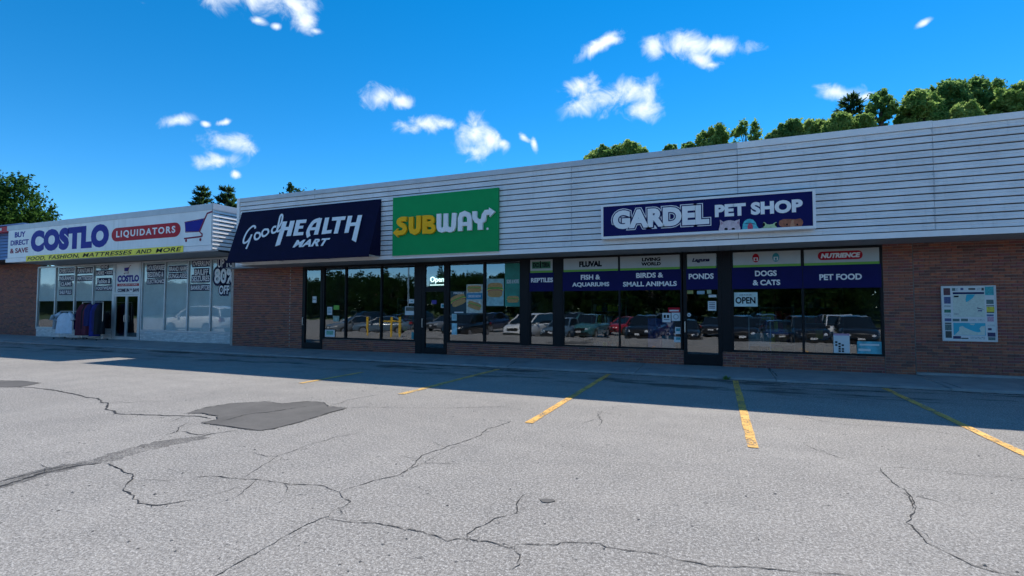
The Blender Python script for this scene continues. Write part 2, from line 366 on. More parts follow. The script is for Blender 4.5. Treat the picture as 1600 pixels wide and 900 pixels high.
# ------------------------------------------------------------------ ground
def gh(x, y):
    z = 0.
    t = min(max((1.4-y)/5.5, 0), 1); z -= .5*t*t*(3-2*t)
    t = min(max((y-33)/26., 0), 1); z += 7.5*t*t*(3-2*t)
    t = min(max((-45-y)/30., 0), 1); z += 1.5*t*t*(3-2*t)
    return z
def sheet(name, xs, ys, dz, m):
    mb = MB(); nx = len(xs); vs = [(x, y, gh(x, y)+dz) for y in ys for x in xs]
    mb.add(vs, [(j*nx+i, j*nx+i+1, (j+1)*nx+i+1, (j+1)*nx+i) for j in range(len(ys)-1) for i in range(nx-1)])
    return struct(mb, name, m, smooth=True)
M_GRASS = mat('grass_ground', (.05, .085, .02), .95, var=.4, scale=1.5)
sheet('ground', [-1500, -400, -150, -80, -40, 0, 40, 90, 200, 500, 1500], [-1500, -400, -160] + list(range(-110, -40, 10)) + list(range(-40, 4, 1)) + [6, 12, 20, 30] + list(range(33, 62, 2)) + [80, 150, 400, 1500], -.05, M_GRASS)
sheet('parking_lot', [-110, -70, -40, -20, 0, 20, 45, 70], list(range(-44, -8, 4)) + [v*.5 for v in range(-16, 5)] + [4, 8, 12.34, 13.5, 32], 0., M_ASPH)

# sidewalk slabs
KERB = 12.42
sw = MB(); sw.box(-60, 30, KERB+.03, 16, -.04, .03)
walk = struct(sw, 'sidewalk', M_CONC)
def slab_z(y): return .055 + (y-KERB)*.026
xj = 1.2
for k in range(-15, 5):
    x0 = xj + 3.05*k + .008; x1 = x0 + 3.05 - .016; y1 = 14.32 if x0 > -19.6 else 14.95
    dz = random.uniform(-.006, .006); yk = KERB + random.uniform(-.012, .012)
    mb = MB(); za, zb = slab_z(yk)+dz, slab_z(y1)+dz
    mb.add([(x0,yk+.01,-.03),(x1,yk+.01,-.03),(x1,y1,-.03),(x0,y1,-.03),(x0,yk+.012,za-.012),(x1,yk+.012,za-.012),(x1,y1,zb),(x0,y1,zb),(x0,yk+.03,za),(x1,yk+.03,za)],
           [(0,3,2,1),(4,5,9,8),(8,9,6,7),(0,1,5,4),(1,2,6,9,5),(2,3,7,6),(3,0,4,8,7)])
    mb.build('sidewalk_slab', M_CONC, walk)
# broken joint along the kerb foot
def crack(pts, w, name='asphalt_crack', m=None, z=.004, jit=1., seed=0):
    r = random.Random(seed or len(pts)*7+int(abs(pts[0][0])*100)); out = [Vector(pts[0])]; off = Vector((0, 0, 0)); tgt = Vector((0, 0, 0)); run = 0
    for a, b in zip(pts, pts[1:]):
        a, b = Vector(a), Vector(b); L = (b-a).length; n = max(2, min(60, int(L/.045)))
        for i in range(1, n+1):
            if run <= 0: tgt = Vector((r.gauss(0, .022), r.gauss(0, .022), 0))*jit; run = r.randint(2, 7)
            run -= 1; off = off.lerp(tgt, .5)
            out.append(a.lerp(b, i/n) + off + Vector((r.gauss(0, .006), r.gauss(0, .006), 0))*jit)
    n = len(out); ws = [w*r.uniform(.25, 1.45)*min(1, .35+i*.2, .35+(n-1-i)*.2) for i in range(n)]
    mb = MB(); P = [Vector((p[0], p[1], 0)) for p in out]; vs = []
    for i in range(n):
        t = (P[min(i+1, n-1)]-P[max(i-1, 0)]).normalized(); q = Vector((-t.y, t.x, 0))*ws[i]*.5
        vs += [P[i]+q+Vector((0, 0, z)), P[i]-q+Vector((0, 0, z))]
    mb.add(vs, [(2*i, 2*i+1, 2*i+3, 2*i+2) for i in range(n-1)])
    return struct(mb, name, m or M_CRACK)
kj = [(x, KERB-.025+random.uniform(-.012, .012), 0) for x in np.arange(-40, 11, .7)]
crack(kj, .065, 'kerb_joint', jit=.7)
def z7(pts): return [onZ(x/2, 500+y/2) for x, y in pts]
def z8(pts): return [onZ(800+x/2, 500+y/2) for x, y in pts]
CR = [(z7([(20,205),(130,215),(220,230),(300,245),(335,262),(330,280),(365,292),(450,297),(560,297),(620,300),(660,308)]), .05),
 (z7([(335,262),(400,258),(460,252)]), .022),
 (z7([(-60,538),(0,520),(80,497),(150,475),(230,455),(320,448)]), .05), (z7([(-40,514),(0,505),(90,482),(160,465),(250,452)]), .03), (z7([(60,497),(110,490),(190,461)]), .02),
 (z7([(620,365),(660,355),(740,343)]), .035), (z7([(515,360),(550,350),(560,335),(590,322)]), .025), (z7([(550,350),(620,360),(655,352)]), .03),
 (z7([(330,448),(375,465),(405,485),(402,520),(408,550),(430,572),(480,580),(540,573),(610,560)]), .022), (z7([(610,560),(700,540),(760,520)]), .008),
 (z7([(610,491),(720,492),(790,498),(880,512),(960,517),(1010,522),(1060,537)]), .016),
 (z7([(1060,537),(1120,522),(1190,500),(1250,485),(1300,452),(1320,425),(1380,405),(1430,385),(1490,365),(1540,338),(1600,315)]), .018), (z7([(1250,485),(1330,440),(1440,392),(1490,398)]), .008),
 (z7([(1060,537),(1055,555),(1080,570),(1060,590),(1040,600),(1020,622),(950,650),(880,690),(800,730),(740,765),(690,795),(640,830)]), .013),
 (z7([(1020,622),(1080,630),(1160,637),(1230,650),(1300,665),(1360,680),(1400,690),(1460,695),(1540,705),(1600,718)]), .014), (z7([(1060,590),(1070,605),(1065,625)]), .008),
 (z7([(1460,695),(1475,670),(1520,645),(1545,625),(1600,608)]), .014),
 (z7([(760,492),(790,470),(820,450),(870,425),(930,405),(970,390),(1020,375),(1080,360),(1135,345)]), .012), (z7([(790,413),(870,428)]), .010),
 (z7([(1090,273),(1300,276),(1600,271)]), .016), (z7([(1030,268),(1090,250),(1180,232)]), .015), (z7([(350,520),(480,505),(600,490)]), .004),
 (z8([(0,608),(15,580),(25,560),(45,540)]), .016), (z8([(0,780),(30,760),(34,740),(20,720),(50,700)]), .014),
 (z8([(-10,716),(60,704),(130,700),(200,705),(280,710),(350,718),(440,725),(500,745),(590,765),(680,768),(780,775),(900,790),(1050,798),(1150,815)]), .013),
 (z8([(900,385),(960,408),(1050,435),(1150,460)]), .010), (z8([(1150,460),(1170,485),(1200,515),(1225,535),(1230,570),(1255,585),(1260,600),(1240,620),(1215,632),(1250,655),(1300,690),(1340,720),(1400,750),(1440,770),(1500,785),(1580,798)]), .016),
 (z8([(1150,460),(1250,465),(1350,475),(1450,487),(1640,499)]), .010), (z8([(900,300),(1000,322),(1100,330),(1200,335),(1300,345),(1400,360),(1500,380),(1640,398)]), .010),
 (z8([(275,285),(265,300),(295,315),(275,330)]), .014), (z8([(1225,540),(1240,560),(1248,585)]), .02)]
hr = random.Random(8)
for i, (p, w) in enumerate(CR):
    crack(p, w*.62, seed=i+1)
    if w > .011:
        for a, b in zip(p, p[1:]):
            L = (b-a).length
            if L > .25 and hr.random() < .55:            # hairlines that leave the main crack
                q = a.lerp(b, hr.random()); d = (b-a).normalized(); g = hr.choice((-1, 1))*hr.uniform(.5, 1.3)
                e = Vector((d.x*math.cos(g)-d.y*math.sin(g), d.x*math.sin(g)+d.y*math.cos(g), 0)); l = hr.uniform(.12, .5)
                crack([q, q+e*l*.5+Vector((hr.gauss(0, .03), hr.gauss(0, .03), 0)), q+e*l], .007, 'hairline_crack', seed=i*50+3)
            if hr.random() < .25: crack([a+Vector((.03, .02, 0)), a.lerp(b, .5)+Vector((.05, .03, 0)), b+Vector((.02, .0, 0))], w*.3, 'hairline_crack', seed=i*60+7)
for p in (((1200,577),(1206,583),(1214,592)), ((1470,600),(1490,606),(1505,612)), ((808,567),(800,572),(790,577))):
    pts = [onZ(x, y, .08) for x, y in p]; crack([(q.x, q.y, 0) for q in pts], .022, 'sidewalk_crack', z=.135, jit=.6)
def blob(name, pts, m, z, rag=.05, seed=1):
    r = random.Random(seed); P = []
    for a, b in zip(pts, pts[1:]+pts[:1]):
        a, b = Vector(a), Vector(b); n = max(1, min(30, int((b-a).length/.06)))
        for i in range(n): P.append(a.lerp(b, i/n) + Vector((r.uniform(-rag, rag), r.uniform(-rag, rag), 0)))
    mb = MB(); mb.add([(p.x, p.y, z) for p in P], [tuple(range(len(P)))])
    o = struct(mb, name, m)
    import bmesh
    bm = bmesh.new(); bm.from_mesh(o.data); bmesh.ops.triangulate(bm, faces=bm.faces[:])
    bm.normal_update()
    for f in bm.faces:
        if f.normal.z < 0: f.normal_flip()
    bm.to_mesh(o.data); bm.free(); return o
blob('asphalt_patch', z7([(582,293),(640,275),(720,262),(830,256),(880,262),(960,255),(1010,258),(1025,272),(1085,276),(1000,300),(930,322),(860,340),(810,347),(720,335),(630,322),(680,312),(680,300),(630,292)]), M_PATCH, .0065, .022)
pp_ = z7([(582,293),(640,275),(720,262),(830,256),(880,262),(960,255),(1010,258),(1025,272),(1085,276),(1000,300),(930,322),(860,340),(810,347),(720,335),(630,322),(680,312),(680,300),(630,292),(582,293)])
crack(pp_, .018, 'patch_seam', z=.0095, jit=.5, seed=77); crack(z7([(690,318),(760,300),(850,288),(960,272)]), .02, 'hairline_crack', z=.0095, seed=78)
blob('asphalt_patch', z7([(-120,188),(70,190),(130,197),(60,210),(-120,212)]), M_PATCH, .0065, .022)
blob('tar_smear', z7([(270,442),(360,412),(480,382),(620,362),(650,368),(560,388),(450,412),(350,442),(300,450)]), M_SMEAR, .0025, .04)
blob('tar_smear', z7([(-60,520),(60,482),(200,452),(280,440),(300,448),(160,480),(20,520),(-60,545)]), M_SMEAR, .0028, .04)
blob('patched_spot', z8([(88,563),(105,559),(130,562),(136,568),(115,572),(92,570)]), M_PATCH, .0065, .01)
gm0 = MB(); gr = random.Random(4)
for i in range(420):
    u = gr.random(); x_, y_ = gr.uniform(-14, 6)*(.35+.65*u), 2.2+9.5*u**1.5; a = gr.uniform(.006, .017); h = a*gr.uniform(.3, .8); t0 = gr.uniform(0, 6)
    gm0.add([(x_+a*math.cos(t0+k*1.57)*gr.uniform(.6, 1.2), y_+a*math.sin(t0+k*1.57), .001) for k in range(4)] + [(x_+a*.2, y_, h)], [(0, 1, 4), (1, 2, 4), (2, 3, 4), (3, 0, 4)])
gm0.build('grit', mat('grit_stone', (.13, .125, .12), .9, var=.6, scale=7), None, kind='stuff')
def line(x, y0, y1, m, w=.115, skew=0.):
    mb = MB(); n = 24; r = random.Random(int(x*10)); vs = []
    for i in range(n+1):
        y = y0+(y1-y0)*i/n; xx = x + skew*i/n; a = w/2 + r.uniform(-.006, .006); b = w/2 + r.uniform(-.006, .006)
        vs += [(xx-a, y, .0085), (xx+b, y, .0085)]
    mb.add(vs, [(2*i, 2*i+1, 2*i+3, 2*i+2) for i in range(n)]); return struct(mb, 'parking_line', m)
line(-2.45, 6.62, 12.28, M_LINE); line(.37, 6.45, 12.28, M_LINE); line(3.13, 5.6, 12.28, M_LINE); line(-5.45, 7.9, 12.1, M_LINE_OLD, .14, .12)
line(-8.2, 8.2, 10.2, M_LINE_OLD, .12); line(5.9, 5.6, 12.28, M_LINE)

# ------------------------------------------------------------------ buildings
WALL = 14.3; FAS = 13.0; SOF = 3.13; TOP = 5.585
B1 = thing('shop_building', 'long low brick shop building with white horizontal siding band and dark storefront frames', 'building', (-4, WALL, 0))
BRICKS = []                                      # (score, building part, variant, x, z, length, wall Y)
def brickwork(x0, x1, z0, z1, Y, part, score_ok=True, L=.1945, H=.0577, J=.0095, skip=None):
    row = 0; z = z0
    while z + H*.6 < z1:
        h = min(H, z1-z); x = x0 - (L/2+J/2 if row % 2 else 0)
        while x < x1 - .02:
            a, b = max(x, x0), min(x+L, x1); x += L+J
            if b-a < .03 or (skip and skip(a, b, z)): continue
            P = Vector(((a+b)/2, Y, z)) - CAM; dpt = P.dot(FW); px = 800+FPX*P.dot(RT)/dpt
            vis = -5 < px < 1605; BRICKS.append(((FPX/dpt)*abs(P.y)/P.length if (vis and score_ok and b-a > L*.9) else 0, part, random.choice((0, 0, 1, 1, 2, 3, 4)), a, b, z, z+h, Y))
        z += H+J; row += 1
def wall_part(bld, x0, x1, z0, z1, Y, th=.25, name='brick_wall', m=None, **kw):
    return MB().box(x0, x1, Y, Y+th, z0, z1).build(name, m or M_MORTAR, bld, **kw)
# brick walls of the main building
w_right = wall_part(B1, 4.255, 10.4, .16, SOF+.1, WALL); brickwork(4.265, 10.4, .165, SOF+.06, WALL, w_right)
w_pil = wall_part(B1, 3.665, 4.245, .04, SOF+.1, WALL-.012, name='brick_pilaster'); brickwork(3.67, 4.24, .075, SOF+.06, WALL-.012, w_pil)
w_l = wall_part(B1, -17.86, -14.86, .04, SOF+.1, WALL); brickwork(-17.86, -14.875, .09, SOF+.06, WALL, w_l)
w_lp = wall_part(B1, -14.85, -14.26, .04, SOF+.1, WALL-.012, name='brick_pilaster'); brickwork(-14.845, -14.265, .09, SOF+.06, WALL-.012, w_lp)
for (x0, x1) in ((-13.29, -9.12), (-8.12, -.83), (.135, 3.66)):
    w = wall_part(B1, x0, x1, .04, .485, WALL, name='low_brick_wall'); brickwork(x0+.004, x1-.004, .095, .475, WALL, w)
MB().box(4.25, 10.4, WALL-.03, WALL+.2, .03, .158).build('concrete_footing', M_CONC, B1)
# side, rear, roof
sh = MB(); sh.box(10.4, 10.65, WALL-.01, 28, .02, 5.3); sh.box(-17.86, 10.65, 28, 28.25, .02, 5.3); sh.box(-18.0, -17.87, WALL-.012, 28, .02, 5.3)
sh.build('outer_wall', M_MORTAR, B1)
MB().box(-16.1, 10.7, FAS+.45, 28.3, 5.30, 5.42).build('roof', M_ROOF, B1); MB().box(-17.9, -16.11, 15.2, 28.3, 5.30, 5.42).build('roof', M_ROOF, B1)
MB().box(-16.1, 10.4, WALL+.26, WALL+.4, SOF+.11, 5.28).build('upper_wall', M_SIDING, B1)
MB().box(-17.86, -16.1, WALL+.02, WALL+.24, SOF+.105, 5.42).build('upper_wall', M_SIDING, B1)
# fascia with siding boards
fas = MB().box(-16.13, 10.6, FAS+.035, FAS+.16, SOF+.01, TOP-.02).build('fascia', M_GAP, B1)
PITCHZ = .1555; ztop = 5.435
SECT = [-16.02, -12.52, -8.38, -3.58, .51, 4.27, 7.6, 10.6]
def board(x0, x1, z0, h, fr, parent, m=M_SIDING, name='siding_board'):
    """double-lap siding board along X: face leans out to a lip at the bottom"""
    h2 = h - .02; a = fr+.006; mid = z0 + .016 + h2*.52
    prof = [(a+.030, z0+.019), (fr-.014, z0+.019), (fr-.015, z0+.026), (fr-.002, mid-.008), (fr+.004, mid), (fr-.006, mid+.008), (fr+.010, z0+h-.006), (a+.026, z0+h-.006)]
    mb = MB(); n = len(prof); mb.add([(x0, y, z) for y, z in prof] + [(x1, y, z) for y, z in prof], [tuple(range(n-1, -1, -1)), tuple(range(n, 2*n))] + [(i, (i+1) % n, (i+1) % n+n, i+n) for i in range(n)])
    return mb.build(name, m, parent)
for i in range(len(SECT)-1):
    off = random.uniform(-.003, .003); zz = ztop
    dzs = -.03 if i == 5 else 0
    for k in range(15):
        z0 = zz - PITCHZ*(k+1)
        if z0 < SOF+.03: break
        board(SECT[i]+.004, SECT[i+1]-.004, z0+off, PITCHZ, FAS+(random.uniform(-.003, .003)), fas)
    MB().box(SECT[i]+.002, SECT[i+1]-.002, FAS-.03, FAS+.10, ztop+.004+off, TOP + (-.012 if i >= 5 else 0) + off).build('coping', M_CAP if i < 4 else M_TRIM, fas)
MB().box(-16.15, 10.6, FAS-.018, FAS+.02, SOF, ztop-PITCHZ*14-.004 if ztop-PITCHZ*15 < SOF+.03 else ztop-PITCHZ*15-.004).build('bottom_trim', M_TRIM, fas)
MB().box(-16.16, -16.03, FAS-.024, FAS+.165, SOF+.004, TOP+.006).build('corner_trim', M_TRIM, fas)
MB().box(-16.155, -16.12, FAS+.17, WALL+.3, SOF+.004, TOP-.03).build('fascia_return', M_TRIM, B1)
for i in range(1, len(SECT)-1):
    mb = MB()
    for k in range(14): mb.box(SECT[i]-.012, SECT[i]+.012, FAS-.0165, FAS, ztop-PITCHZ*(k+1)+.03, ztop-PITCHZ*k-.02) if random.random() < .55 else None
    if mb.v: mb.build('joint_clip', M_CAP, fas)
sof = MB().box(-16.12, 10.4, FAS+.165, WALL+.24, SOF+.035, SOF+.06).build('soffit', M_GAP, B1)
x = -16.1
while x < 10.3:
    MB().box(x, x+.297, FAS+.04, WALL-.002, SOF+.012+random.uniform(-.002, .002), SOF+.032).build('soffit_panel', M_SOFFIT, sof); x += .305
MB().box(-17.85, -16.17, FAS+.9, WALL-.004, SOF+.01, SOF+.05).build('soffit', M_SOFFIT, B1)

# interior rooms (seen dimly through the glass)
for (x0, x1) in ((-14.5, -9.25), (-9.15, -5.45), (-5.35, 3.7)):
    mb = MB(); mb.box(x0, x1, 21.5, 21.6, .13, 3.2); mb.box(x0-.05, x0, WALL+.12, 21.5, .13, 3.2); mb.box(x1, x1+.05, WALL+.12, 21.5, .13, 3.2)
    mb.build('interior_wall', M_INT, B1)
    MB().box(x0, x1, WALL+.08, 21.6, .05, .125).build('interior_floor', M_INTF, B1)
    MB().box(x0, x1, WALL+.08, 21.6, 3.19, 3.25).build('ceiling', M_INT, B1)

def window(bld, x0, x1, z0, z1, Y, fw=.05, mull=(), m=M_FRAME, glass=M_GLASS, depth=.10):
    fr = MB(); fr.box(x0, x0+fw, Y-.03, Y-.03+depth, z0, z1).box(x1-fw, x1, Y-.03, Y-.03+depth, z0, z1)
    fr.box(x0+fw, x1-fw, Y-.028, Y-.03+depth, z0, z0+fw).box(x0+fw, x1-fw, Y-.028, Y-.03+depth, z1-fw, z1)
    f = fr.build('storefront_window', m, bld)
    xs = [x0+fw] + [v for mm in mull for v in (mm-fw/2, mm+fw/2)] + [x1-fw]
    for mm in mull: MB().box(mm-fw/2, mm+fw/2, Y-.032, Y-.03+depth, z0+fw, z1-fw).build('mullion', m, f)
    for a, b in zip(xs[::2], xs[1::2]): MB().box(a-.005, b+.005, Y+.02, Y+.028, z0+fw-.005, z1-fw+.005).build('pane', glass, f)
    return f
ZT = SOF+.0
def door(bld, x0, x1, z0, zt, Y, gx0, gx1, gz0, gz1, m=M_FRAME, handle_x=None, transom=None, glass=M_GLASS, hm=None):
    d = MB()
    d.box(x0, gx0, Y-.035, Y+.05, z0, zt).box(gx1, x1, Y-.035, Y+.05, z0, zt).box(gx0, gx1, Y-.028, Y+.04, z0, gz0).box(gx0, gx1, Y-.028, Y+.04, gz1, transom[0] if transom else zt)
    if transom: d.box(gx0, gx1, Y-.028, Y+.04, transom[1], zt)
    o = d.build('door', m, bld)
    MB().box(gx0-.004, gx1+.004, Y+.01, Y+.018, gz0-.004, gz1+.004).build('pane', glass, o)
    if transom: MB().box(gx0-.004, gx1+.004, Y+.01, Y+.018, transom[0]-.004, transom[1]+.004).build('transom_pane', glass, o)
    MB().box(gx0+.01, gx1-.01, Y-.036, Y-.030, z0+.03, gz0-.05).build('kick_plate', m, o)
    if handle_x is not None:
        MB().tube([(handle_x, Y-.034, .98), (handle_x, Y-.085, .98), (handle_x, Y-.085, 1.26), (handle_x, Y-.034, 1.26)], .012, 8).build('handle', hm or M_STEEL, o)
    return o
# health food shop front
door(B1, -14.25, -13.30, .12, ZT, WALL, -14.12, -13.40, .33, 3.03, handle_x=-14.18)
window(B1, -13.285, -9.315, .49, ZT, WALL, .06, (-12.25, -10.72))
MB().box(-9.31, -9.08, WALL-.04, WALL+.1, .05, ZT).build('pillar_cladding', M_FRAME, B1)
# sandwich shop front
door(B1, -9.075, -8.125, .12, ZT, WALL, -8.945, -8.235, .31, 2.15, handle_x=-9.02, transom=(2.32, 3.04))
window(B1, -8.12, -5.50, .49, ZT, WALL, .075, (-6.78,))
MB().box(-5.495, -5.275, WALL-.04, WALL+.1, .486, ZT).build('pillar_cladding', M_FRAME, B1)
# pet shop fronts
window(B1, -5.27, -4.475, .49, ZT, WALL, .045)
MB().box(-4.47, -4.225, WALL-.04, WALL+.1, .486, ZT).build('pillar_cladding', M_FRAME, B1)
window(B1, -4.22, -.86, .49, ZT, WALL, .045, (-2.545,))
door(B1, -.825, .13, .115, ZT, WALL, -.735, .03, .40, 2.12, handle_x=-.79, transom=(2.25, 3.06))
MB().box(.133, .365, WALL-.04, WALL+.1, .486, ZT).build('pillar_cladding', M_FRAME, B1)
window(B1, .37, 3.655, .49, ZT, WALL, .045, (2.0,))

# ---- discount shop building (left) -----------------------------------------
CW = 14.8; CF = 12.95; CZ = 3.74; CT = 5.5
B2 = thing('shop_building', 'low shop building with wide white sign fascia, aluminium windows and pale brick base', 'building', (-25, CW, 0))
cb = wall_part(B2, -32.8, -26.5, .04, .50, CW, name='low_brick_wall'); cbr = wall_part(B2, -24.42, -18.05, .04, .50, CW, name='low_brick_wall')
PALE = []
def pale(x0, x1, part):
    mb = MB(); z = .1; row = 0
    while z < .47:
        x = x0 - (.10 if row % 2 else 0)
        while x < x1-.02:
            a, b = max(x, x0), min(x+.195, x1); x += .205
            if b-a > .03: mb.mi = random.randrange(3); mb.box(a, b, CW-.012, CW+.01, z, z+.058)
        z += .068; row += 1
    mb.build('brick', BP, part, kind='stuff')
pale(-32.79, -26.51, cb); pale(-24.41, -18.06, cbr)
MB().box(-32.82, -26.5, CW-.03, CW+.06, .502, .535).build('window_sill', M_ALU, B2); MB().box(-24.42, -18.05, CW-.03, CW+.06, .502, .535).build('window_sill', M_ALU, B2)
wl_ = window(B2, -32.82, -26.45, .537, CZ-.02, CW, .07, (-31.2, -29.55, -28.05), M_ALU, M_GLASSC)
wr_ = window(B2, -24.40, -18.05, .537, CZ-.02, CW, .07, (-22.78, -21.28, -19.85), M_ALU, M_GLASSC)
# pale film behind the glass
for (a, b) in ((-32.74, -31.25), (-31.15, -29.6), (-29.5, -28.1), (-28.0, -26.53)): MB().box(a, b, CW+.032, CW+.036, 1.93, CZ-.1).build('window_film', M_FILM, wl_)
for (a, b) in ((-24.32, -22.83), (-22.73, -21.33), (-21.23, -19.9), (-19.8, -18.13)): MB().box(a, b, CW+.032, CW+.036, .61, CZ-.1).build('window_film', M_FILM, wr_)
def wtext(lines, win):
    for (s, xl, yt, yb, xr) in lines:
        bx = tb(xl, yt, yb, xr, CW); f = (bx[1]-bx[0])
        if bx[3]-bx[2] < .36:            # small lines sit on dark plaques
            MB().box(bx[0]-.05, bx[1]+.05, CW+.013, CW+.018, bx[2]-.045, bx[3]+.045).build('lettering_plaque', M_INK, win); text(s, bx, CW+.013, M_WHITE, win, bold=.02, lift=.001, thick=.002)
        else:
            text(s, bx, CW+.016, M_INK, win, bold=.16, ref=.03, lift=.0, thick=.002, name='lettering_outline'); text(s, bx, CW+.012, M_WHITE, win, bold=.03, lift=.001, thick=.002)
wtext([('OVERSTOCKS', 93, 420, 426.5, 115.5), ('INSURANCE', 93, 432, 438, 115), ('CLAIMS', 95, 441, 446.5, 111), ('SHELF PULLS', 93, 454, 459.5, 111),
       ('FURNITURE &', 121, 420, 426.5, 144.5), ('MATTRESSES', 121, 432, 438, 144)], wl_)
wtext([('MENS', 158, 415, 420, 168), ('LADIES • KIDS', 150, 424, 429.5, 175), ('Fashion &', 152, 436, 443, 172), ('FOOTWEAR', 150, 448, 453, 175)], wl_)
wtext([('HOUSEWARES', 230, 415, 423, 257), ('BEDDING &', 231, 425, 433, 255), ('ELECTRONICS', 230, 437, 443, 257), ('BRAND NAME', 264, 417, 424, 293), ('SUNGLASSES', 264, 428, 435, 293)], wr_)
wtext([('OVERRUNS', 301, 408.5, 416, 329), ('BAILIFF', 304, 421, 430, 325), ('SEIZURES', 300, 431, 440, 327), ('BANKRUPTCIES', 298, 446, 453, 328),
       ('UP TO', 340, 405, 418, 364), ('80%', 335, 420, 443, 367), ('OFF', 342, 446, 460, 358)], wr_)
# entrance
ent = MB()
ent.box(-26.44, -26.33, CW-.03, CW+.07, .10, CZ-.02).box(-24.56, -24.44, CW-.03, CW+.07, .10, CZ-.02).box(-26.33, -24.56, CW-.028, CW+.07, 2.22, 2.34).box(-26.33, -24.56, CW-.028, CW+.07, CZ-.08, CZ-.02)
ent = ent.build('entrance_frame', M_ALU, B2)
for (a, b, hx) in ((-26.32, -25.46, -25.5), (-25.44, -24.57, -25.4)):
    d = MB().box(a, a+.06, CW-.02, CW+.05, .12, 2.21).box(b-.06, b, CW-.02, CW+.05, .12, 2.21).box(a+.06, b-.06, CW-.018, CW+.05, .12, .26).box(a+.06, b-.06, CW-.018, CW+.05, 2.13, 2.21).build('door', M_ALU, B2)
    MB().box(a+.055, b-.055, CW+.01, CW+.018, .255, 2.135).build('pane', M_GLASS, d)
    MB().tube([(hx, CW-.02, .95), (hx, CW-.07, .95), (hx, CW-.07, 1.25), (hx, CW-.02, 1.25)], .013).build('handle', M_STEEL, d)
MB().box(-26.325, -24.565, CW+.0, CW+.02, 2.345, CZ-.085).build('transom_panel', M_PANEL, ent)
def cart(parent, P, thick, sc):           # shopping cart emblem; P(u, v) maps emblem space to the sign plane
    d = Vector((0, -thick, 0))
    for pts in ([(.03,.74),(.70,.80),(.56,.37),(.05,.40)],): MB().prism([P(u, v) for u, v in pts], d).build('cart_emblem', M_BLUEL, parent)
    mb = MB(); dd = d*1.3
    mb.ribbon([P(u, v) for u, v in ((1.0,1.04),(.82,.99),(.74,.81),(.56,.36),(.66,.26),(.66,.20),(.60,.175),(.0,.15))], .055*sc, dd)
    mb.ribbon([P(u, v) for u, v in ((.0,.75),(.74,.82))], .02*sc, dd); mb.ribbon([P(u, v) for u, v in ((.02,.75),(.05,.38),(.57,.36))], .02*sc, dd)
    for u in (.08, .60): mb.ellipse(P(u, .07), Vector((.05*sc, 0, 0)), Vector((0, 0, .055*sc)), dd, 14)
    mb.build('cart_frame', M_MAROON, parent)
for s_, bx, m_ in (('COSTLO', tb(184, 430.5, 441, 217.5, CW), M_BLUEL), ('COME IN & SAVE', tb(184, 451, 456.5, 218, CW), M_INK)):
    text(s_, bx, CW, m_, ent, bold=.06, lift=.003, thick=.002)
bx = tb(183.5, 443.5, 447.5, 218, CW); MB().box(bx[0], bx[1], CW-.006, CW-.001, bx[2], bx[3]).build('red_band', M_RED, ent)
text('LIQUIDATORS', (bx[0]+.15, bx[1]-.15, bx[2]+.02, bx[3]-.02), CW-.006, M_WHITE, ent, lift=.001, thick=.002)
cart(ent, lambda u, v: Vector((-25.72+u*.50, CW-.002, 3.16+v*.40)), .004, .42)
# fascia
cf = MB().box(-31.36, -17.36, CF, CF+.25, CZ, CT-.24).build('fascia', M_TRIM, B2)
MB().box(-31.40, -17.32, CF-.055, CF+.20, CT-.235, CT).build('coping', M_CAP, cf)
MB().box(-31.43, -17.335, CF-.05, CF-.002, CZ, CZ+.19).build('bottom_band', M_TRIM, cf)
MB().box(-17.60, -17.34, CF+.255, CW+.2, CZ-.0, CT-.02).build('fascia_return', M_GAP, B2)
ret = B2
y0, y1 = CF+.20, CW
for k in range(10):
    z0 = CZ+.02 + k*.152
    mb = MB(); prof = [(-17.345, z0+.03), (-17.308, z0+.03), (-17.308, z0+.045), (-17.335, z0+.148), (-17.345, z0+.148)]
    mb.add([(x, CF-.03, z) for x, z in prof] + [(x, CW, z) for x, z in prof], [(4,3,2,1,0), (5,6,7,8,9)] + [(i, i+5, (i+1) % 5+5, (i+1) % 5) for i in range(5)])
    mb.build('siding_board', M_SIDING, cf)
MB().box(-17.335, -17.29, CF-.055, CW, CT-.235, CT-.002).build('coping', M_CAP, cf)
MB().box(-31.36, -17.36, CF+.26, CW+.2, CZ+.01, CZ+.04).build('soffit', M_SOFFIT, B2)
MB().box(-31.3, -17.6, CF+.26, 28, CT-.30, CT-.2).build('roof', M_ROOF, B2)
MB().box(-32.9, -18.01, CW+.075, CW+.2, CZ-.018, CZ+.008).build('header', M_ALU, B2)
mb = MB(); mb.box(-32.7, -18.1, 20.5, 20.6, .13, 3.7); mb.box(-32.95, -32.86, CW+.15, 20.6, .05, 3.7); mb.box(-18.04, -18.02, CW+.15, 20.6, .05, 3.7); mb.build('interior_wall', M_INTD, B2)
MB().box(-32.8, -18.1, CW+.1, 20.6, .05, .12).build('interior_floor', M_INTF, B2); MB().box(-32.8, -18.1, CW+.21, 20.6, 3.71, 3.74).build('ceiling', M_INTD, B2)
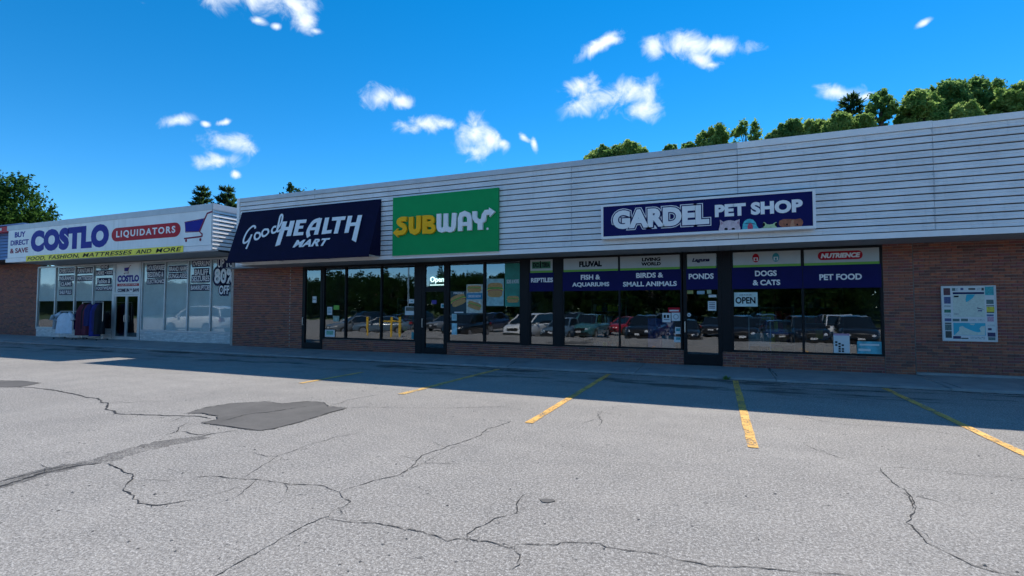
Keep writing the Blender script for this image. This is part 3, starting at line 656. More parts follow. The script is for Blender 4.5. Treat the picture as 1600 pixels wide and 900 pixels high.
# ---- the neighbour at the far left ----------------------------------------
B3 = thing('shop_building', 'dark brick shop wall with blue siding band at the far left of the row', 'building', (-40, 14.95, 0))
wb = wall_part(B3, -48, -32.96, .04, 4.1, 14.95); brickwork(-48, -32.97, .09, 3.96, 14.95, wb, False)
f3 = MB().box(-48, -31.5, 13.66, 14.9, 3.96, 5.72).build('fascia', M_GAP, B3)
for k in range(11): board(-48, -31.47, 4.0+k*.155, .155, 13.62, f3, M_BLUESID)
MB().box(-48, -31.6, 13.58, 14.9, 5.725, 5.78).build('coping', M_BLUESID, f3)
MB().box(-48, -31.5, 14.91, 28, 5.2, 5.3).build('roof', M_ROOF, B3)
re_ = onY(12.5, 353.5, 13.3); rb_ = onY(12.5, 362, 13.3).z; mb = MB(); mb.box(-39.2, re_.x, 13.30, 13.54, rb_, re_.z)
rs = thing('sign', 'red box sign end on the blue siding at the left edge', 'sign', (-34, 13.5, 5.5)); mb.build('sign_cabinet', M_RED, rs)
MB().box(-39.1, re_.x-.55, 13.285, 13.298, rb_+.08, re_.z-.06).build('sign_face', M_OFFW, rs)

# bricks: the 300 that show largest are objects, the rest stays joined per wall
BRICKS.sort(key=lambda b: -b[0])
proto = [MB().box(-.09725, .09725, -.012, .02, 0, .0577).mesh('brick', m) for m in BR]
for (sc_, part, v, a, b, z0, z1, Y) in BRICKS[:300]:
    o = bpy.data.objects.new('brick', proto[v]); COL.objects.link(o); o.parent = part
    o.location = Vector(((a+b)/2, Y-random.uniform(0, .003), z0)) - ORG[part]
rest = {}
for (sc_, part, v, a, b, z0, z1, Y) in BRICKS[300:]:
    mb = rest.setdefault(part, MB()); mb.mi = v; e = random.uniform(0, .003); mb.box(a, b, Y-.012-e, Y+.02, z0, z1)
for part, mb in rest.items(): mb.build('brick', BR, part, kind='stuff')

# ------------------------------------------------------------------ signs
# discount shop sign
SP = CF-.012
sg = thing('shop_sign', 'long white shop sign with blue COSTLO lettering, red lozenge and shopping cart', 'sign', (-24.3, SP, 3.95))
MB().box(-31.28, -17.38, SP-.03, SP+.01, CZ+.205, 5.262).build('sign_panel', M_PANEL, sg); P0 = SP-.03
MB().box(-29.12, -29.105, P0-.001, P0, CZ+.21, 5.26).build('panel_seam', M_CAP, sg); MB().box(-22.9, -22.885, P0-.001, P0, CZ+.21, 5.26).build('panel_seam', M_CAP, sg)
text('COSTLO', tb(49, 361, 394.3, 170.5, P0), P0, M_BLUEL, sg, bold=.075, spacing=1.08, lift=.002)
text('BUY', tb(23.5, 363, 371.5, 40, P0), P0, M_BLUEL, sg, bold=.03, lift=.002)
text('DIRECT', tb(17, 376, 384, 45, P0), P0, M_BLUEL, sg, bold=.03, lift=.002)
text('& SAVE', tb(16, 388.5, 396.2, 44, P0), P0, M_MAROON, sg, bold=.03, lift=.002)
a = onY(175, 357, P0); b = onY(282, 369, P0); zb = onY(175, 377.8, P0).z; r_ = (a.z-zb)/2; cz_ = (a.z+zb)/2; rx = r_*1.2
pill = [Vector((a.x+rx+rx*math.cos(t), P0-.002, cz_+r_*math.sin(t))) for t in np.linspace(math.pi/2, 1.5*math.pi, 12)] + [Vector((b.x-rx+rx*math.cos(t), P0-.002, cz_+r_*math.sin(t))) for t in np.linspace(-math.pi/2, math.pi/2, 12)]
MB().prism(pill[::-1], (0, -.006, 0)).build('red_lozenge', M_RED, sg)
text('LIQUIDATORS', tb(182, 361, 373, 274, P0-.008), P0-.008, M_WHITE, sg, bold=.03, spacing=1.3, lift=.002)
ca = onY(287.5, 378, P0); cb_ = onY(332, 331, P0)
cart(sg, lambda u, v: Vector((ca.x + u*(cb_.x-ca.x), P0-.002, ca.z-.03 + v*(cb_.z-ca.z))), .006, 1.05)
ys = thing('banner', 'yellow strip reading FOOD, FASHION, MATTRESSES AND MORE under the white sign', 'banner', (-24.3, CF-.06, CZ))
q0 = onY(41, 400, CF-.06); q1 = onY(286, 395, CF-.06)
MB().box(q0.x, q1.x, CF-.066, CF-.056, CZ-.012, CZ+.245).build('strip', M_YSTRIP, ys)
for w_, xa, xb in (('FOOD,', 43, 71), ('FASHION,', 76, 124), ('MATTRESSES', 129, 206), ('AND', 212, 236.5), ('MORE', 243, 283)):
    text(w_, (onY(xa, 402, CF-.066).x, onY(xb, 398, CF-.066).x, CZ+(.0 if ',' in w_ else .03), CZ+.20), CF-.066, M_DKPR, ys, bold=.018, shear=.22, spacing=1.08, lift=.001, thick=.003)

# awning
AX0, AX1 = -15.88, -9.78
pt = Vector((0, FAS-.03, 5.06)); pb = Vector((0, 12.40, 3.24)); av = (pt-pb)
an = Vector((0, -(pt.z-pb.z), (pt.y-pb.y))).normalized()
if an.y > 0: an = -an
aw = thing('awning', 'dark navy canvas awning with white Good HEALTH MART lettering', 'awning', (-12.8, 12.7, 3.2))
fr_ = MB(); n = 26
def awp(u, v):      # canvas sags slightly between its ribs
    sag = .018*math.sin(math.pi*v)*abs(math.sin(u*5*math.pi)); p = pb.lerp(pt, v); return Vector((AX0+(AX1-AX0)*u, p.y, p.z)) - an*sag
vs = [awp(i/n, j/6) for j in range(7) for i in range(n+1)]
fr_.add(vs, [(j*(n+1)+i, j*(n+1)+i+1, (j+1)*(n+1)+i+1, (j+1)*(n+1)+i) for j in range(6) for i in range(n)])
vs2 = [v - an*.006 for v in vs]; fr_.add(vs2, [(j*(n+1)+i, (j+1)*(n+1)+i, (j+1)*(n+1)+i+1, j*(n+1)+i+1) for j in range(6) for i in range(n)])
fr_.build('canvas', M_AWN, aw, smooth=True)
for xx, s in ((AX0, 1), (AX1, -1)):
    MB().prism([Vector((xx, pt.y, pt.z)), Vector((xx, pb.y, pb.z)), Vector((xx, FAS-.03, pb.z))], (s*.006, 0, 0)).build('canvas_end', M_AWN, aw)
MB().box(AX0, AX1, 12.402, 12.412, 3.17, 3.245).build('valance', M_AWN, aw)
ab = MB()
for xx in (AX0+.02, -13.85, -11.8, AX1-.02): ab.tube([(xx, 12.43, 3.22), (xx, FAS-.03, 3.22)], .014, 6)
ab.tube([(AX0+.02, 12.43, 3.22), (AX1-.02, 12.43, 3.22)], .014, 6); ab.build('support_bar', M_ALU, aw)
def z4(x, y, lift=.006): return onP(350+x/6.154, 300+y/6.154, pb, an) + an*lift
AD = an*.004
hl = MB()
for poly in ([(566,286),(610,283),(540,508),(494,523)], [(592,338),(655,334),(648,364),(584,369)], [(640,279),(683,276),(645,423),(600,427)],
  [(700,272),(740,269),(705,420),(665,423)], [(735,269),(798,265),(790,298),(727,302)], [(722,328),(767,325),(760,352),(716,355)], [(706,390),(768,385),(762,416),(699,420)],
  [(905,258),(946,252),(906,410),(866,413)], [(838,343),(890,340),(884,366),(832,370)],
  [(975,250),(1015,246),(982,404),(940,408)], [(984,372),(1040,365),(1033,397),(977,404)],
  [(1045,245),(1175,235),(1165,270),(1040,278)], [(1088,276),(1128,273),(1098,400),(1058,403)],
  [(1195,233),(1238,230),(1200,393),(1160,396)], [(1222,298),(1280,293),(1274,325),(1215,331)], [(1290,226),(1332,223),(1272,485),(1232,463)]):
    P = [z4(*p) for p in poly]
    nn = (P[1]-P[0]).cross(P[2]-P[0])
    if nn.dot(an) < 0: P = P[::-1]
    hl.prism([p+AD+an*(.0006*len(hl.v)/8) for p in P], -AD)
hl.ribbon(smooth_pts([z4(816,432), z4(808,385), z4(832,330), z4(868,286), z4(925,266)]), .145, -AD)
hl.build('lettering', M_WHITE, aw)
gd = MB()
for st, cl in (([(300,352),(300,334),(278,330),(238,366),(208,415),(190,468),(197,492),(228,478),(258,438),(270,412)], 0), ([(268,408),(243,480),(215,548)], 0),
  ([(335,394),(310,396),(296,424),(302,454),(326,452),(348,426),(345,400)], 1), ([(412,361),(386,364),(367,394),(375,424),(400,420),(428,391),(424,364)], 1),
  ([(505,334),(480,338),(463,368),(470,394),(500,385),(528,345)], 0), ([(522,350),(552,300),(566,240),(557,220),(543,240),(528,310),(516,362),(524,382),(556,360)], 0)):
    gd.ribbon(smooth_pts([z4(*p) for p in st], 5, bool(cl)), .075, -AD, bool(cl), lift=.001*len(gd.v)/100)
gd.build('script_lettering', M_WHITE, aw)
def awpl(X, Z): v = (Z-pb.z)/(pt.z-pb.z); p = pb.lerp(pt, v); return Vector((X, p.y, p.z))
awpl.normal = an
a_ = onP(350+660/6.154, 300+535/6.154, pb, an); b_ = onP(350+1028/6.154, 300+428/6.154, pb, an)
text('MART', (a_.x, b_.x, a_.z+.0, b_.z-.05), awpl, M_WHITE, aw, bold=.04, spacing=1.06, shear=.28, lift=.006)

# green sandwich shop sign
gs = thing('shop_sign', 'green rectangular sign with raised yellow and white SUBWAY letters and arrows', 'sign', (-7.43, FAS, 3.2))
GP = FAS-.11
GX0, GX1 = onY(614, 310, GP).x, onY(778.5, 300, GP).x
MB().box(GX0, GX1, GP, FAS-.02, 3.22, 5.04).build('sign_panel', M_GREEN, gs)
MB().box(GX0-.012, GX1+.012, GP+.012, FAS-.022, 3.205, 3.218).box(GX0-.012, GX1+.012, GP+.012, FAS-.022, 5.042, 5.055).build('panel_edge', M_TRIM, gs)
def z1(x, y): return onY(600+x/7.5, 290+y/7.5, GP-.08)
SD = Vector((0, .075, 0)); G = 1/7.5*onY(700, 350, GP-.08).y/FPX*1.22
def strokes(name, m, sts, polys=()):
    mb = MB()
    for k, (st, w, sm) in enumerate(sts): mb.ribbon(smooth_pts([z1(*p) for p in st], 4) if sm else [z1(*p) for p in st], w*G, SD, lift=.003*k)
    for pl in polys: mb.prism([z1(*p)+Vector((0, .002, 0)) for p in pl], SD)
    import bmesh
    o = mb.build(name, m, gs)
    bm = bmesh.new(); bm.from_mesh(o.data); bmesh.ops.recalc_face_normals(bm, faces=bm.faces[:]); bm.to_mesh(o.data); bm.free(); return o
strokes('lettering', M_YEL, [([(262,392),(212,392),(178,408),(172,432),(195,456),(232,476),(243,512),(222,545),(178,556),(140,556)], 54, 1),
  ([(315,366),(315,500),(325,530),(358,546),(392,528),(403,498),(405,352)], 58, 0)], [[(158,500),(103,552),(160,606)]])
strokes('lettering', M_YEL, [([(474,349),(474,563)], 58, 0), ([(490,372),(548,372),(570,400),(552,436),(490,446)], 46, 1), ([(490,452),(558,464),(580,502),(556,536),(490,538)], 48, 1)])
strokes('lettering', M_WHITE, [([(640,330),(640,488),(650,512),(676,522),(705,512),(720,485),(722,326)], 54, 0)]); strokes('lettering', M_WHITE, [([(723,478),(742,512),(770,520),(800,508),(812,482),(822,320)], 54, 0)])
strokes('lettering', M_WHITE, [([(890,532),(890,385),(905,342),(945,325),(985,342),(1000,380),(1000,523)], 54, 0), ([(905,452),(985,446)], 40, 0)])
strokes('lettering', M_WHITE, [([(1060,300),(1060,372),(1080,408),(1125,425)], 54, 0), ([(1125,517),(1125,415)], 58, 0), ([(1125,425),(1162,402),(1172,345),(1192,315),(1240,308)], 54, 0)], [[(1228,256),(1300,303),(1236,368)]])
MB().ellipse(onY(600+1212/7.5, 290+505/7.5, GP-.004), (.035, 0, 0), (0, 0, .035), (0, .003, 0), 14).build('dot', M_WHITE, gs)

# pet shop sign
ps = thing('shop_sign', 'long navy sign reading GARDEL PET SHOP with four animal faces peeking over its lower edge', 'sign', (-.3, FAS, 3.4))
PP = FAS-.22; PX0, PX1 = onY(939, 350, PP).x, onY(1275, 330, PP).x; PZ0, PZ1 = 3.40, 4.285
MB().box(PX0+.05, PX1-.05, PP+.012, FAS-.02, PZ0+.05, PZ1-.05).build('sign_panel', M_NAVY, ps)
pf = MB(); pf.box(PX0, PX0+.06, PP, FAS-.021, PZ0, PZ1).box(PX1-.06, PX1, PP, FAS-.021, PZ0, PZ1).box(PX0+.06, PX1-.06, PP+.002, FAS-.021, PZ0, PZ0+.06).box(PX0+.06, PX1-.06, PP+.002, FAS-.021, PZ1-.05, PZ1)
pf.build('frame', M_TRIM, ps)
Q = PP+.010
gb = tb(957.5, 329.8, 358.8, 1108, Q)
text('GARDEL', gb, Q, M_WHITE, ps, bold=.135, ref=.06, spacing=1.04, lift=.001, thick=.002, name='lettering_outline')
text('GARDEL', gb, Q, M_NAVY, ps, bold=.105, ref=.06, spacing=1.04, lift=.004, thick=.002, name='lettering_outline')
text('GARDEL', gb, Q, M_WHITE, ps, bold=.06, ref=.06, spacing=1.04, lift=.007, thick=.002)
text('PET SHOP', tb(1116.8, 320.2, 339.7, 1254.2, Q), Q, M_WHITE, ps, bold=.055, spacing=1.04, lift=.001)
def z3(x, y, l): p = onY(1100+x/8.421, 290+y/8.421, Q-l); p.z = max(p.z, PZ0+.062); return p
def print_poly(name, pts, m, l): 
    P = [z3(x, y, l) for x, y in pts]; A = sum((P[i].x*P[(i+1) % len(P)].z - P[(i+1) % len(P)].x*P[i].z) for i in range(len(P)))
    if A < 0: P = P[::-1]
    import bmesh
    o = MB().prism(P, (0, .002, 0)).build(name, m, ps)
    bm = bmesh.new(); bm.from_mesh(o.data); bmesh.ops.triangulate(bm, faces=[f for f in bm.faces if len(f.verts) > 4]); bm.to_mesh(o.data); bm.free(); return o
def print_ell(name, x, y, a, b, m, l):
    P = [z3(x+a*math.cos(t), y+b*math.sin(t), l) for t in np.linspace(0, 2*math.pi, 15)[:-1]]; return MB().prism(P[::-1], (0, .002, 0)).build(name, m, ps)
def fur(n, a, v=.25): return mat(n, a, .7, var=v, scale=18)
print_poly('cat_picture', smooth_pts([(196,640,0),(192,590,0),(205,540,0),(212,500,0),(208,448,0),(255,475,0),(300,460,0),(350,455,0),(405,466,0),(472,440,0),(466,510,0),(480,560,0),(480,635,0)], 2) and [(196,640),(192,590),(205,540),(214,500),(209,448),(255,478),(300,460),(350,455),(400,466),(470,441),(466,510),(479,560),(480,635)], fur('cat_fur', (.62, .50, .54)), .004)
for s in ([(219,468),(228,520),(250,492)], [(460,460),(432,486),(455,515)]): print_poly('cat_ear', s, fur('ear_pink', (.45, .25, .30)), .007)
for x_ in (290, 385): print_ell('cat_eye', x_, 571, 24, 16, M_DKPR, .007)
print_ell('cat_nose', 340, 583, 14, 9, fur('ear_pink', (.45, .25, .30)), .007)
print_poly('parrot_picture', [(488,635),(503,575),(510,510),(530,468),(565,443),(605,437),(648,450),(680,485),(697,535),(722,585),(740,615)], fur('parrot_blue', (.10, .50, .58)), .004)
print_poly('parrot_band', [(518,505),(560,490),(610,487),(660,495),(690,515),(660,508),(610,500),(560,504)], fur('parrot_dark', (.03, .16, .22)), .007)
print_ell('parrot_beak', 608, 548, 36, 55, fur('beak_pink', (.55, .08, .14)), .007); print_ell('parrot_face', 608, 575, 14, 30, fur('beak_dark', (.40, .04, .09)), .010)
print_poly('frog_picture', [(735,595),(745,570),(785,550),(785,520),(768,505),(790,478),(812,492),(825,508),(862,512),(905,506),(925,490),(950,478),(962,500),(945,535),(962,560),(976,585)], fur('frog_green', (.45, .60, .32)), .004)
for x_ in (787, 950): print_ell('frog_eye', x_, 512, 18, 24, M_DKPR, .007)
print_poly('guinea_pig_picture', [(1022,585),(1030,545),(1000,530),(985,505),(992,465),(1040,442),(1130,440),(1200,444),(1268,432),(1300,460),(1305,490),(1288,525),(1282,575)], fur('guinea_pig_fur', (.36, .12, .06), .4), .004)
print_poly('guinea_pig_blaze', [(1130,580),(1140,500),(1155,450),(1175,450),(1190,500),(1200,575)], fur('guinea_pig_blaze', (.50, .24, .13)), .007)
for x_ in (1092, 1228): print_ell('guinea_pig_eye', x_, 512, 13, 12, M_DKPR, .009)

# window banners of the pet shop
BY = WALL-.034
def banner(x0, x1, lines, brand, label):
    t = thing('window_banner', label, 'banner', ((x0+x1)/2, BY, 2.1), 'banners over the pet shop windows')
    MB().box(x0, x1, BY-.004, BY, 2.745, 3.075).build('top_strip', M_GREYST, t); MB().box(x0, x1, BY-.004, BY, 2.685, 2.743).build('green_stripe', M_LIME, t)
    MB().box(x0-.03, x1+.03, BY-.004, BY, 2.12 if len(lines) > 0 else 2.2, 2.683).build('navy_panel', M_NAVY, t)
    for s, xl, yt, yb, xr in lines: text(s, tb(xl, yt, yb, xr, BY), BY-.004, M_WHITE, t, bold=.036, lift=.001, thick=.002)
    for s, xl, yt, yb, xr, m_, bo, shr in brand: text(s, tb(xl, yt, yb, xr, BY), BY-.004, m_, t, bold=bo, shear=shr, lift=.003, thick=.002)
    return t
bn = banner(-5.225, -4.52, [('REPTILES', 829.8, 434.5, 441.5, 864)], [], 'narrow navy banner reading REPTILES over the slim window')
e0 = onY(829, 410, BY); e1 = onY(866, 421, BY)
MB().box(-5.17, -4.58, BY-.007, BY-.0045, 2.81, 3.02).build('logo_plate', mat('logo_green', (.05, .20, .10), .5), bn)
for s, a, b in (('EXO', -5.14, -4.94), ('TERRA', -4.86, -4.60)): text(s, (a, b, 2.84, 2.99), BY-.007, M_DKPR, bn, bold=.05, lift=.001, thick=.002)
MB().prism([Vector((-4.93, BY-.009, 2.83)), Vector((-4.87, BY-.009, 2.83)), Vector((-4.885, BY-.009, 3.04)), Vector((-4.915, BY-.009, 3.04))], (0, .002, 0)).build('logo_mark', M_DKPR, bn)
banner(-4.175, -2.575, [('FISH &', 907.5, 429.5, 437.3, 938), ('AQUARIUMS', 894, 441.5, 449.2, 952)], [('FLUVAL', 905, 408.5, 417.5, 940.5, M_DKPR, .06, 0)], 'navy banner reading FISH & AQUARIUMS with bold black word on its pale strip')
banner(-2.515, -.905, [('BIRDS &', 994, 426.5, 434.5, 1036.5), ('SMALL ANIMALS', 973.5, 440.5, 448, 1057.5)], [('LIVING', 1003, 403, 408.5, 1032, M_DKPR, .05, 0), ('WORLD', 1002, 410, 415.5, 1032.5, M_DKPR, .05, 0)], 'navy banner reading BIRDS & SMALL ANIMALS over the window beside the glass door')
banner(-.715, .01, [('PONDS', 1076, 427.8, 436.5, 1115)], [('Laguna', 1081, 403.5, 411, 1109, M_INK, .05, .3)], 'navy banner reading PONDS above the pet shop glass door')
dc = banner(.42, 1.965, [('DOGS', 1179.5, 423, 431.8, 1213.5), ('& CATS', 1176, 437.5, 446, 1219)], [], 'navy banner reading DOGS & CATS with small red and blue badges')
for xx, m_ in ((.955, M_RED), (1.415, M_TEAL)):
    MB().prism([Vector((xx+.085*math.cos(t)*(1 if abs(math.cos(t)) < .8 else .95), BY-.008, 2.915+.115*math.sin(t))) for t in np.linspace(0, 2*math.pi, 13)[:-1]], (0, .003, 0)).build('badge', m_, dc)
    MB().box(xx-.05, xx+.05, BY-.010, BY-.0085, 2.84, 2.93).build('badge_mark', M_OFFW, dc)
    MB().box(xx-.022, xx+.022, BY-.0118, BY-.0102, 2.85, 2.91).build('badge_dot', m_, dc)
pfb = banner(2.04, 3.60, [('PET FOOD', 1280, 428.5, 438, 1346.5)], [], 'navy banner reading PET FOOD with a red lozenge on its pale strip')
PXA, PXB, PZA = 2.335, 3.27, 2.915
MB().prism([Vector((PXA+.09+.09*math.cos(t), BY-.007, PZA+.105*math.sin(t))) for t in np.linspace(math.pi/2, 1.5*math.pi, 9)] + [Vector((PXB-.09+.09*math.cos(t), BY-.007, PZA+.105*math.sin(t))) for t in np.linspace(-math.pi/2, math.pi/2, 9)], (0, .003, 0)).build('red_lozenge', M_RED, pfb)
text('NUTRIENCE', (2.40, 3.22, 2.855, 2.975), BY-.007, M_WHITE, pfb, bold=.055, shear=.2, lift=.001, thick=.002)

# ------------------------------------------------------------------ posters and notices on the glass
def poster(name, px, label, cat, m=M_OFFW, Y=WALL-.002, deco=(), group=None):
    x0, y0, x1, y1 = px; a = onY(x0, y0, Y); b = onY(x1, y1, Y)
    o = solo(MB().box(a.x, b.x, Y-.004, Y, b.z, a.z), name, m, (((a.x+b.x)/2), Y, b.z), label, cat, group); ORG[o] = Vector((((a.x+b.x)/2), Y, b.z))
    for (nm, u0, v0, u1, v1, dm) in deco:
        X0 = a.x+(b.x-a.x)*u0; X1 = a.x+(b.x-a.x)*u1; Z1 = a.z-(a.z-b.z)*v0; Z0 = a.z-(a.z-b.z)*v1
        MB().box(X0, X1, Y-.006, Y-.0045, Z0, Z1).build(nm, dm, o)
    return o, a, b
lines4 = lambda m=M_INK: [('printed_line', .15, .15+.18*i, .85, .22+.18*i, m) for i in range(4)]
o, a, b = poster('open_sign', (1147, 457, 1184, 479), 'white OPEN notice in the upper corner of the pet shop right window', 'sign', mat('pale_mint', (.62, .76, .72), .6))
text('OPEN', (a.x+.03, b.x-.05, b.z+.075, a.z-.12), WALL-.006, M_DKPR, o, bold=.03, lift=.001, thick=.002); text('COME IN WE ARE', (a.x+.12, b.x-.14, a.z-.085, a.z-.05), WALL-.006, M_DKPR, o, lift=.001, thick=.002)
poster('notice', (1302, 521, 1328, 552), 'white notice with black squares low in the right pet shop window', 'notice', deco=[('heading', .0, .0, 1, .10, fur('notice_pink', (.5, .3, .42)))] + [('printed_block', u, v, u+.14, v+.09, M_DKPR) for u, v in ((.1,.40),(.3,.48),(.1,.55),(.3,.62),(.5,.55),(.3,.74),(.5,.74),(.3,.86),(.5,.86))])
poster('poster', (1339, 533, 1378, 553.5), 'wide turquoise poster in the lower right corner of the pet shop window', 'poster', mat('aqua_print', (.10, .42, .50), .5, var=.35, scale=8), deco=[('printed_line', .1, .2, .9, .34, M_OFFW), ('printed_line', .05, .6, .55, .78, M_OFFW)])
poster('sticker', (1044, 480.5, 1062.5, 488), 'red sticker with pale marks above two white notices', 'sticker', M_RED, deco=[('printed_line', .1, .5, .9, .8, M_OFFW)])
poster('notice', (1035, 489, 1048, 503.5), 'white notice with two dark boxes left of a round emblem notice', 'notice', deco=[('printed_block', .15, .2, .42, .55, M_DKPR), ('printed_block', .55, .2, .82, .55, M_DKPR), ('printed_line', .15, .68, .85, .74, M_INK)])
o, a, b = poster('notice', (1049.3, 488.5, 1063, 501.5), 'white notice with a round grey emblem beside the pet shop door', 'notice')
MB().ellipse(((a.x+b.x)/2, WALL-.0075, (a.z+b.z)/2), (.075, 0, 0), (0, 0, .075), (0, .002, 0), 18).build('emblem', mat('emblem_grey', (.35, .38, .4)), o); MB().ellipse(((a.x+b.x)/2, WALL-.0095, (a.z+b.z)/2), (.05, 0, 0), (0, 0, .05), (0, .0015, 0), 18).build('emblem', M_OFFW, o)
poster('notice', (1055, 511, 1064, 522), 'small white picture card above another by the pet shop door', 'notice', deco=[('picture', .15, .15, .85, .6, M_TEAL)])
poster('notice', (1053, 526, 1064, 535), 'small white and green card lowest by the pet shop door', 'notice', deco=[('picture', .3, .1, .9, .55, M_TEAL)])
YD = WALL-.006
poster('sticker', (1073.5, 454, 1083, 459), 'small yellowish sticker at the top left of the pet shop door', 'sticker', mat('sticker_olive', (.35, .33, .10)), YD)
poster('sticker', (1089, 454.5, 1101, 459.5), 'small pale blue sticker at the top centre of the pet shop door', 'sticker', mat('sticker_blue', (.30, .45, .52)), YD)
poster('sticker', (1104.5, 453, 1111.5, 459), 'small grey green sticker at the top right of the pet shop door', 'sticker', mat('sticker_sage', (.35, .42, .28)), YD)
poster('notice', (1107, 460.5, 1119.5, 464.5), 'narrow white strip notice above the hours card on the door', 'notice', M_OFFW, YD)
poster('notice', (1106, 470.5, 1119.3, 485.5), 'white opening hours card on the pet shop door', 'notice', M_OFFW, YD, lines4())
p_ = onY(1076.5, 492, YD)
o = solo(MB().ellipse((p_.x, YD-.004, p_.z), (.05, 0, 0), (0, 0, .055), (0, .004, 0), 16), 'sticker', M_OFFW, (p_.x, YD, p_.z-.055), 'round white sticker at mid height on the pet shop door', 'sticker'); 
MB().ellipse((p_.x, YD-.006, p_.z), (.028, 0, 0), (0, 0, .03), (0, .0015, 0), 12).build('printed_ring', mat('emblem_grey', (.35, .38, .4)), o)
poster('notice', (488.5, 463, 494.5, 473), 'small white card at eye level on the health shop door', 'notice', M_OFFW, YD, [('printed_line', .1, .42, .9, .5, M_INK)])
poster('notice', (511.5, 479.5, 519, 492), 'white notice beside the green square in the health shop window', 'notice', M_OFFW, deco=lines4(M_TEAL))
poster('sticker', (521.5, 477, 530, 484), 'plain green square sticker in the health shop window', 'sticker', M_LIME)
poster('notice', (520.5, 493.5, 530, 502.5), 'grey green picture card below the green square sticker', 'notice', mat('card_sage', (.30, .40, .34), .6, var=.4, scale=12))
poster('notice', (508, 515, 523, 526.5), 'white sheet with a green picture low in the health shop window', 'notice', M_OFFW, deco=[('picture', .15, .15, .85, .7, mat('card_green', (.20, .42, .30), .6, var=.3, scale=14))])
poster('notice', (639, 467.5, 648, 474), 'small pale card with a dark mark at the right of the health shop window', 'notice', M_OFFW, deco=[('printed_block', .3, .4, .7, .6, M_TEAL)])
poster('notice', (633, 479, 649.5, 492.3), 'white card with a dark photograph at the right of the health shop window', 'notice', M_OFFW, deco=[('picture', .06, .06, .94, .52, mat('photo_dark', (.09, .09, .07), .5, var=.7, scale=25))])
poster('poster', (643, 519, 648.5, 530), 'small teal card standing in the lower right of the health shop window', 'poster', M_TEAL)
poster('notice', (706, 490.3, 713.5, 501), 'pale blue notice low at the left of the sandwich shop window', 'notice', mat('notice_pale_blue', (.42, .60, .62)), deco=lines4(M_TEAL))
poster('sticker', (706, 505, 714, 523), 'tall pale blue sticker below the notice in the sandwich shop window', 'sticker', mat('sticker_pale_blue', (.36, .60, .66), .5, var=.3, scale=12))
poster('sticker', (674.5, 469, 682, 475), 'small violet oval sticker on the sandwich shop door', 'sticker', mat('violet_print', (.06, .04, .28)), YD)
poster('sticker', (689, 474.5, 694.8, 481), 'small white framed sticker at the right of the sandwich shop door', 'sticker', M_OFFW, YD, [('picture', .2, .2, .8, .8, M_TEAL)])
# food posters (generic sandwiches printed flat)
def food(o, x0, x1, z0, z1, Y, tilt=0.):
    cx, cz, a, b = (x0+x1)/2, (z0+z1)/2, (x1-x0)/2, (z1-z0)/2; c, s = math.cos(tilt), math.sin(tilt)
    for nm, dz, h, w_, m_, l in (('bread', .42, .50, 1., M_BUN, .0015), ('filling', .10, .30, 1.04, M_LETT, .003), ('cheese', .0, .16, 1.06, M_YSTRIP, .0038), ('filling', -.10, .24, .98, M_HAM, .0045), ('bread', -.42, .42, .96, M_BUN, .006)):
        P = []
        for t in np.linspace(0, 2*math.pi, 19)[:-1]:
            u = math.copysign(abs(math.cos(t))**.6, math.cos(t))*a*w_; v = dz*b + math.copysign(abs(math.sin(t))**.8, math.sin(t))*b*h
            P.append(Vector((cx+u*c-v*s, Y-l, cz+u*s+v*c)))
        MB().prism(P, (0, .001, 0)).build(nm, m_, o)
M_PBLUE = mat('poster_blue', (.03, .20, .33), .5, var=.25, scale=3); M_PTEAL = mat('poster_teal', (.04, .30, .32), .5, var=.25, scale=3); M_PGREEN = mat('poster_green', (.015, .22, .16), .5, var=.3, scale=4)
PY = WALL+.016
o, a, b = poster('poster', (704, 455, 728.5, 492), 'dark poster with a long sandwich at the left of the sandwich shop window', 'poster', mat('poster_dark', (.02, .05, .06)), PY)
food(o, a.x+.02, b.x-.02, a.z-.50, a.z-.10, PY-.005, .35); text('FRESH', (a.x+.12, b.x-.10, a.z-.10, a.z-.03), PY-.005, M_OFFW, o, bold=.02, lift=.0)
MB().box(a.x+.15, b.x-.10, PY-.006, PY-.0045, b.z+.06, b.z+.10).build('printed_line', M_OFFW, o)
o, a, b = poster('poster', (729, 444.5, 754.3, 489), 'tall pale poster of sandwiches with a blue band across its middle', 'poster', mat('poster_cream', (.48, .52, .46), .5, var=.4, scale=10), PY)
food(o, a.x+.03, b.x-.05, a.z-.27, a.z-.02, PY-.005); food(o, a.x+.05, b.x-.05, b.z+.10, b.z+.36, PY-.005, -.3)
MB().box(a.x+.01, b.x-.01, PY-.009, PY-.0075, a.z-.48, a.z-.28).build('blue_band', mat('band_blue', (.04, .24, .42)), o); text('ORDER NOW', (a.x+.06, b.x-.06, a.z-.42, a.z-.34), PY-.009, M_OFFW, o, bold=.02, lift=.0)
o, a, b = poster('poster', (760.5, 436, 787, 478), 'pale teal poster of a stacked sandwich beside the white minivan reflection', 'poster', mat('poster_pale_teal', (.28, .48, .48), .5, var=.3, scale=6), PY)
food(o, a.x+.03, b.x-.03, a.z-.62, a.z-.10, PY-.005)
o, a, b = poster('poster', (789, 412, 813.5, 479), 'green poster of food at the right edge of the sandwich shop window', 'poster', M_PGREEN, PY)
food(o, a.x+.08, b.x-.06, b.z+.10, b.z+.34, PY-.005); text('SIDES & MORE', (a.x+.06, b.x-.06, a.z-.62, a.z-.50), PY-.005, M_OFFW, o, bold=.02, lift=.0)
ns = thing('open_sign', 'lit white Open sign with an underline above the sandwich shop door', 'sign', (-8.4, WALL+.06, 2.5))
